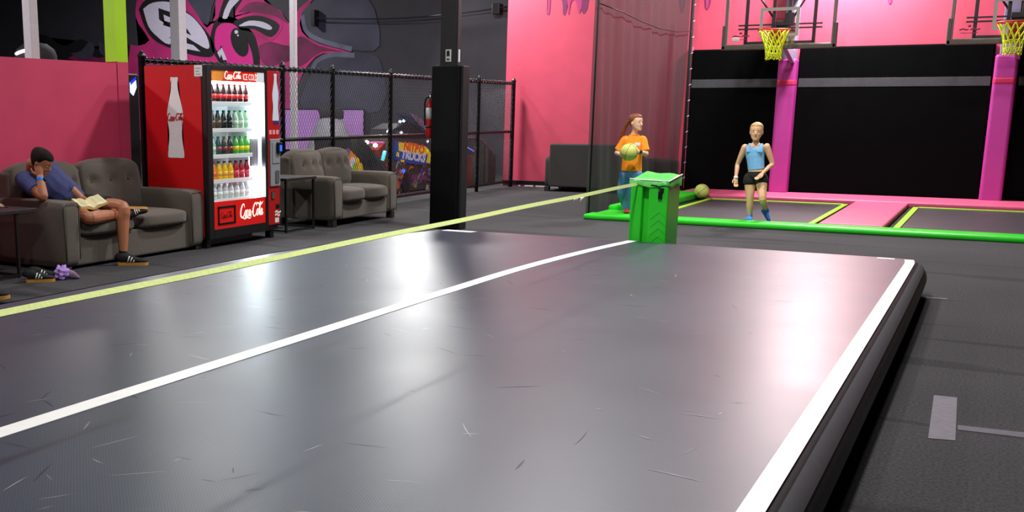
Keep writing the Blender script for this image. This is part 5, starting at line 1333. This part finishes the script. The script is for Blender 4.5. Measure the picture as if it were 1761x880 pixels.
def reading_man():
    V = Vector
    root = world_root('person', 'man in navy T-shirt and black shorts reading a book on the sofa', 'person', (-7.75, 7.6, .47))
    X = V((0, 1, 0))   # his left is +Y
    hip = V((-7.78, 7.66, .54)); chest = V((-7.78, 7.345, .80)); neck = V((-7.755, 7.175, .925))
    J = dict(sr=V((-7.74, 7.045, .82)), er=V((-7.50, 7.045, .675)), wr=V((-7.565, 7.085, .855)), sl=V((-7.80, 7.475, .845)), el=V((-7.63, 7.66, .610)), wl=V((-7.42, 7.625, .515)),
             hr=V((-7.74, 7.56, .535)), kr=V((-7.21, 7.315, .475)), ar=V((-7.255, 7.84, .470)), hl=V((-7.74, 7.76, .54)), kl=V((-7.18, 7.745, .545)), al=V((-7.135, 7.68, .115)))
    bm = NB()
    S1 = V((.1, .97, .15)); 
    loft(bm, [tuple(hip+V((0, .03, -.02)))+(.15, .11), tuple(hip)+(.165, .12), (-7.79, 7.56, .68, .155, .115), tuple(chest)+(.175, .125), (-7.77, 7.262, .87, .17, .10), (-7.76, 7.21, .905, .10, .075), tuple(neck)+(.062, .062), (-7.715, 7.155, .98, .058, .06)], S1)
    limb(bm, J['sr'], J['er'], J['wr'], (.065, .058, .044, .046, .030)); limb(bm, J['sl'], J['el'], J['wl'], (.062, .055, .042, .044, .029))
    limb(bm, J['hr'], J['kr'], J['ar'], (.095, .082, .060, .062, .040), V((0, 0, 1))); limb(bm, J['hl'], J['kl'], J['al'], (.095, .080, .062, .064, .040), V((0, 1, 0)))
    hand(bm, J['wr'], (-.25, .05, .95), (-.6, .7, 0), .175, 1, .6)
    hand(bm, J['wl'], (.55, -.75, -.1), (.1, .1, -1), .18, 1, .45)
    hh = .238; M = head_frame((-7.665, 7.13, .885), (.78, .38, -.50), (.40, .12, .90)); head_shell(bm, M, hh)
    body = remesh('body', bm, .006, SKIN_A, root, root, 3)
    face_parts(M, hh, root, body, BROW_D, True)
    hair_cap(M, hh, root, body, HAIR_D, .028, .74, .42, .22)
    # T-shirt
    bm = NB()
    loft(bm, [tuple(hip+V((0, .02, -.01)))+(.185, .14), (-7.79, 7.58, .64, .178, .138), (-7.79, 7.46, .73, .178, .138), tuple(chest)+(.19, .14), (-7.775, 7.268, .866, .182, .112), (-7.765, 7.217, .905, .12, .086), (-7.76, 7.195, .92, .078, .074)], S1)
    for s, e, f in (('sr', 'er', .62), ('sl', 'el', .62)):
        a, b = J[s], J[e]
        loft(bm, [tuple(a.lerp(chest, .4))+(.08, .08), tuple(a)+(.082, .082), tuple(a.lerp(b, f*.6))+(.076, .076), tuple(a.lerp(b, f))+(.074, .074)], V((0, 1, .3)), 12, 4)
    ts = remesh('tshirt', bm, .007, NAVY, root, root, 3)
    bm = NB(); dr = S1.normalized(); upd = (neck-hip).normalized(); nd = dr.cross(upd); nd = nd if nd.x > 0 else -nd
    for k, (wd_, z_) in enumerate(((.012, 0), (.012, 0), (.012, .0), (.012, 0), (.010, 0))):
        c0 = chest+nd*.137+dr*(.045+.020*k)+upd*(.035)
        t3 = lambda u, v, d=0, c=c0: c+dr*u+upd*v+nd*d
        stroke(bm, [(-.006, -.014), (-.007, .008), (0, .016), (.007, .008), (.006, -.014)] if k % 2 else [(0, .016), (-.007, 0), (0, -.014), (.007, 0), (0, .016)], .0055, t3, .006)
    sub('shirt_print', bm, mat('pale_print', (206, 210, 222), .7), ts, root, label='small white chest print')
    # shorts
    bm = NB(); loft(bm, [tuple(hip+V((-.02, .03, -.06)))+(.15, .11), tuple(hip)+(.18, .13), tuple(hip+V((0, -.03, .06)))+(.172, .128)], S1)
    for h, k, f in (('hr', 'kr', .52), ('hl', 'kl', .66)):
        a, b = J[h], J[k]; loft(bm, [tuple(a.lerp(hip, .3))+(.11, .11), tuple(a)+(.112, .112), tuple(a.lerp(b, f*.6))+(.104, .104), tuple(a.lerp(b, f))+(.104, .104)], V((0, 1, 0)), 12, 4)
    remesh('shorts', bm, .007, BLACKCLOTH, root, root, 3)
    # wristbands
    def band(w, frm, m, nm, r0=.036, lab=None):
        d = (w-frm).normalized(); bm = NB(); loft(bm, [tuple(w-d*.05)+(r0-.003, r0-.003), tuple(w-d*.045)+(r0, r0), tuple(w-d*.018)+(r0, r0), tuple(w-d*.013)+(r0-.003, r0-.003)], V((1, .2, 0)), 14, 2); return sub(nm, bm, m, body, root, smooth=True, label=lab)
    band(J['wr'], J['er'], mat('bright_blue_band', (20, 130, 226), .5), 'watch_strap', .037, 'bright blue watch strap')
    bm = NB(); d = (J['wr']-J['er']).normalized(); c = J['wr']-d*.03+V((.032, .014, 0)); ball_(bm, c, .02, .02, .022, None, 10); sub('watch_case', bm, BLACKPLASTIC, body, root, smooth=True)
    band(J['wl'], J['el'], mat('yellow_wristband', (226, 196, 40), .6), 'wristband', .034, 'yellow wristband')
    # feet in sneakers
    sneaker(None, 'sneaker', 'black sneaker with white stripes on the foot on the floor', (-7.165, 7.63, 0), (-6.93, 7.80, 0), 1.15, parent=root, root=root)
    sneaker(None, 'sneaker', 'black sneaker on the crossed foot, sole turned up', (-7.27, 7.86, .530), (-7.18, 8.09, .510), 1.05, upv=V((.35, -.05, -1)), parent=root, root=root)
    bm = NB(); loft(bm, [tuple(J['al']+V((0, 0, .02)))+(.042, .042), tuple(J['al'])+(.042, .042), tuple(J['al']+V((.01, .01, -.05)))+(.045, .04)], V((0, 1, 0)), 12, 3); sub('sock', bm, BLACKCLOTH, root, root, smooth=True)
    bm = NB(); loft(bm, [tuple(J['ar']+V((0, -.02, 0)))+(.042, .042), tuple(J['ar'])+(.042, .042), tuple(J['ar']+V((.01, .06, .0)))+(.045, .04)], V((0, 0, 1)), 12, 3); sub('sock', bm, BLACKCLOTH, root, root, smooth=True)
reading_man()
# book
r = world_root('open_book', 'open book with cream pages in the reading man\'s lap', 'book', (-7.37, 7.50, .52))
Mb = Matrix.Translation((-7.37, 7.50, .572)) @ Matrix.Rotation(-.35, 4, 'Z') @ Matrix.Rotation(.30, 4, 'Y') @ Matrix.Rotation(.12, 4, 'X')
for s in (-1, 1):
    bm = NB(); n = 10; topv = []; 
    for i in range(n+1):
        t = i/n; y = s*t*.135; z = .016*math.sin(min(1, t*1.6)*PI*.9)+.012+.035*t
        topv.append((y, z))
    for (y0, z0), (y1, z1) in zip(topv, topv[1:]):
        vs = [bm.verts.new(Mb @ Vector(q)) for q in ((-.10, y0, z0), (.10, y0, z0), (.10, y1, z1), (-.10, y1, z1), (-.10, y0, .035*abs(y0)/.135), (.10, y0, .035*abs(y0)/.135), (.10, y1, .035*abs(y1)/.135), (-.10, y1, .035*abs(y1)/.135))]
        for f in ((0, 1, 2, 3), (7, 6, 5, 4), (0, 4, 5, 1), (1, 5, 6, 2), (2, 6, 7, 3), (3, 7, 4, 0)): bm.faces.new([vs[k] for k in f])
    bmesh.ops.remove_doubles(bm, verts=bm.verts, dist=1e-5)
    pg = part('page_block', bm, PAPER, r)
    bm = NB()
    for k in range(8):
        x = -.08+.02*k
        a = Mb @ Vector((x, s*.03, .033+.035*.22)); b = Mb @ Vector((x, s*.118, .0325+.035*.80))
        tube(bm, [a, b], .0012, 3)
    sub('text_lines', bm, GREYPLASTIC, pg, r)
    bm = NB(); vs = []
    for x in (-.106, .106):
        for y in (0, s*.142):
            for z in (-.004, 0): vs.append(bm.verts.new(Mb @ Vector((x, y, z+.036*abs(y)/.142-.001))))
    bmesh.ops.convex_hull(bm, input=bm.verts); part('cover', bm, COVER, r)

# shoes and lilac cloth on the floor by the side table
sneaker(None, 'sneaker', 'black and white striped sneaker on the floor, nearer the track', (-7.10, 6.42, 0), (-6.93, 6.60, 0), 1.05)
sneaker(None, 'sneaker', 'black and white striped sneaker on the floor, behind its pair and nearer the sofa', (-7.20, 6.56, 0), (-7.04, 6.76, 0), 1.05)
r = world_root('lilac_sock', 'crumpled lilac cloth on the floor beside the black sneakers', 'sock', (-6.93, 6.72, 0))
bm = NB(); rnd = random.Random(5)
g = bmesh.ops.create_icosphere(bm, subdivisions=4, radius=1)
for v in bm.verts:
    p_ = v.co.copy(); k = 1+.18*math.sin(7*p_.x+3*p_.y)+.14*math.sin(9*p_.y-5*p_.z)+.12*math.sin(11*p_.z+4*p_.x)
    v.co = Vector((-6.95+p_.x*.055*k, 6.70+p_.y*.06*k, max(.0, .055+p_.z*.065*k)))
part('cloth_bundle', bm, LILAC, r, smooth=True)
bm = NB(); loft(bm, [(-6.92, 6.74, .05, .04, .03), (-6.89, 6.77, .035, .035, .025), (-6.86, 6.79, .02, .02, .018), (-6.84, 6.80, .015, .008, .01)], Vector((0, 0, 1)), 10, 3); part('cuff', bm, mat('dusky_lilac', (140, 112, 140), .85, noise=.2), r, smooth=True)

# ---- second person mostly outside the frame on the left: hand at the table, shoe on the floor
def second_person():
    V = Vector
    sofa('armchair', 'taupe armchair outside the left edge with a second person in it', 1.05, (-6.95, 4.95, 0), PI/2, SOFA, 1)
    root = world_root('person', 'person cut off by the left edge, only a hand and a shoe showing', 'person', (-7.4, 5.5, .47))
    X = V((0, 1, 0)); bm = NB()
    loft(bm, [(-7.48, 5.48, .52, .15, .11), (-7.48, 5.48, .58, .16, .12), (-7.5, 5.48, .72, .145, .11), (-7.52, 5.48, .90, .17, .12), (-7.52, 5.48, 1.0, .16, .09), (-7.51, 5.48, 1.05, .09, .07), (-7.5, 5.48, 1.08, .058, .058), (-7.48, 5.48, 1.15, .055, .058)], X)
    sr, er, wr = V((-7.5, 5.28, .99)), V((-7.36, 5.2, .72)), V((-7.12, 5.25, .66)); sl, el, wl = V((-7.5, 5.68, .99)), V((-7.44, 6.02, .80)), V((-7.40, 6.33, .660))
    limb(bm, sr, er, wr, (.058, .052, .042, .042, .029)); limb(bm, sl, el, wl, (.058, .052, .042, .042, .029))
    hr, kr, ar = V((-7.45, 5.38, .55)), V((-6.9, 5.35, .55)), V((-6.75, 5.35, .09)); hl, kl, al = V((-7.45, 5.58, .55)), V((-6.86, 5.62, .56)), V((-6.62, 5.56, .11))
    limb(bm, hr, kr, ar, (.09, .075, .056, .058, .038)); limb(bm, hl, kl, al, (.09, .075, .056, .058, .038))
    hand(bm, wl, (.03, .97, -.05), (.1, .1, -1), .17, -1, .35); hand(bm, wr, (1, .1, -.2), (0, .3, -1), .17, 1, .4)
    hh = .23; M = head_frame((-7.46, 5.48, 1.11), (.95, .1, -.2), (.15, 0, 1)); head_shell(bm, M, hh)
    body = remesh('body', bm, .008, SKIN_B, root, root, 3)
    face_parts(M, hh, root, body, BROW_D); hair_cap(M, hh, root, body, HAIR_D, .04, .74, .4, .2)
    bm = NB(); loft(bm, [(-7.48, 5.48, .53, .18, .135), (-7.5, 5.48, .72, .165, .13), (-7.52, 5.48, .90, .185, .135), (-7.52, 5.48, 1.0, .175, .105), (-7.51, 5.48, 1.06, .075, .075)], X)
    for a, b in ((sr, er), (sl, el)): loft(bm, [tuple(a.lerp(V((-7.52, 5.48, .95)), .4))+(.07, .07), tuple(a)+(.073, .073), tuple(a.lerp(b, .6))+(.066, .066)], X, 12, 4)
    remesh('tshirt', bm, .009, mat('charcoal_cotton', (60, 60, 64), .85), root, root, 2)
    bm = NB(); loft(bm, [(-7.48, 5.48, .46, .15, .12), (-7.48, 5.48, .56, .178, .132), (-7.48, 5.48, .60, .172, .13)], X)
    for a, b, c in ((hr, kr, ar), (hl, kl, al)): limb(bm, a, b, c, (.105, .092, .075, .074, .06))
    remesh('trousers', bm, .009, mat('dark_denim', (40, 46, 66), .85), root, root, 2)
    sneaker(None, 'shoe', 'tan and dark shoe', (-6.63, 5.50, .02), (-6.41, 5.63, .04), 1.1, parent=root, root=root, stripes=False)
    sneaker(None, 'shoe', 'tan and dark shoe', (-6.78, 5.34, 0), (-6.52, 5.36, 0), 1.1, parent=root, root=root, stripes=False)
second_person()
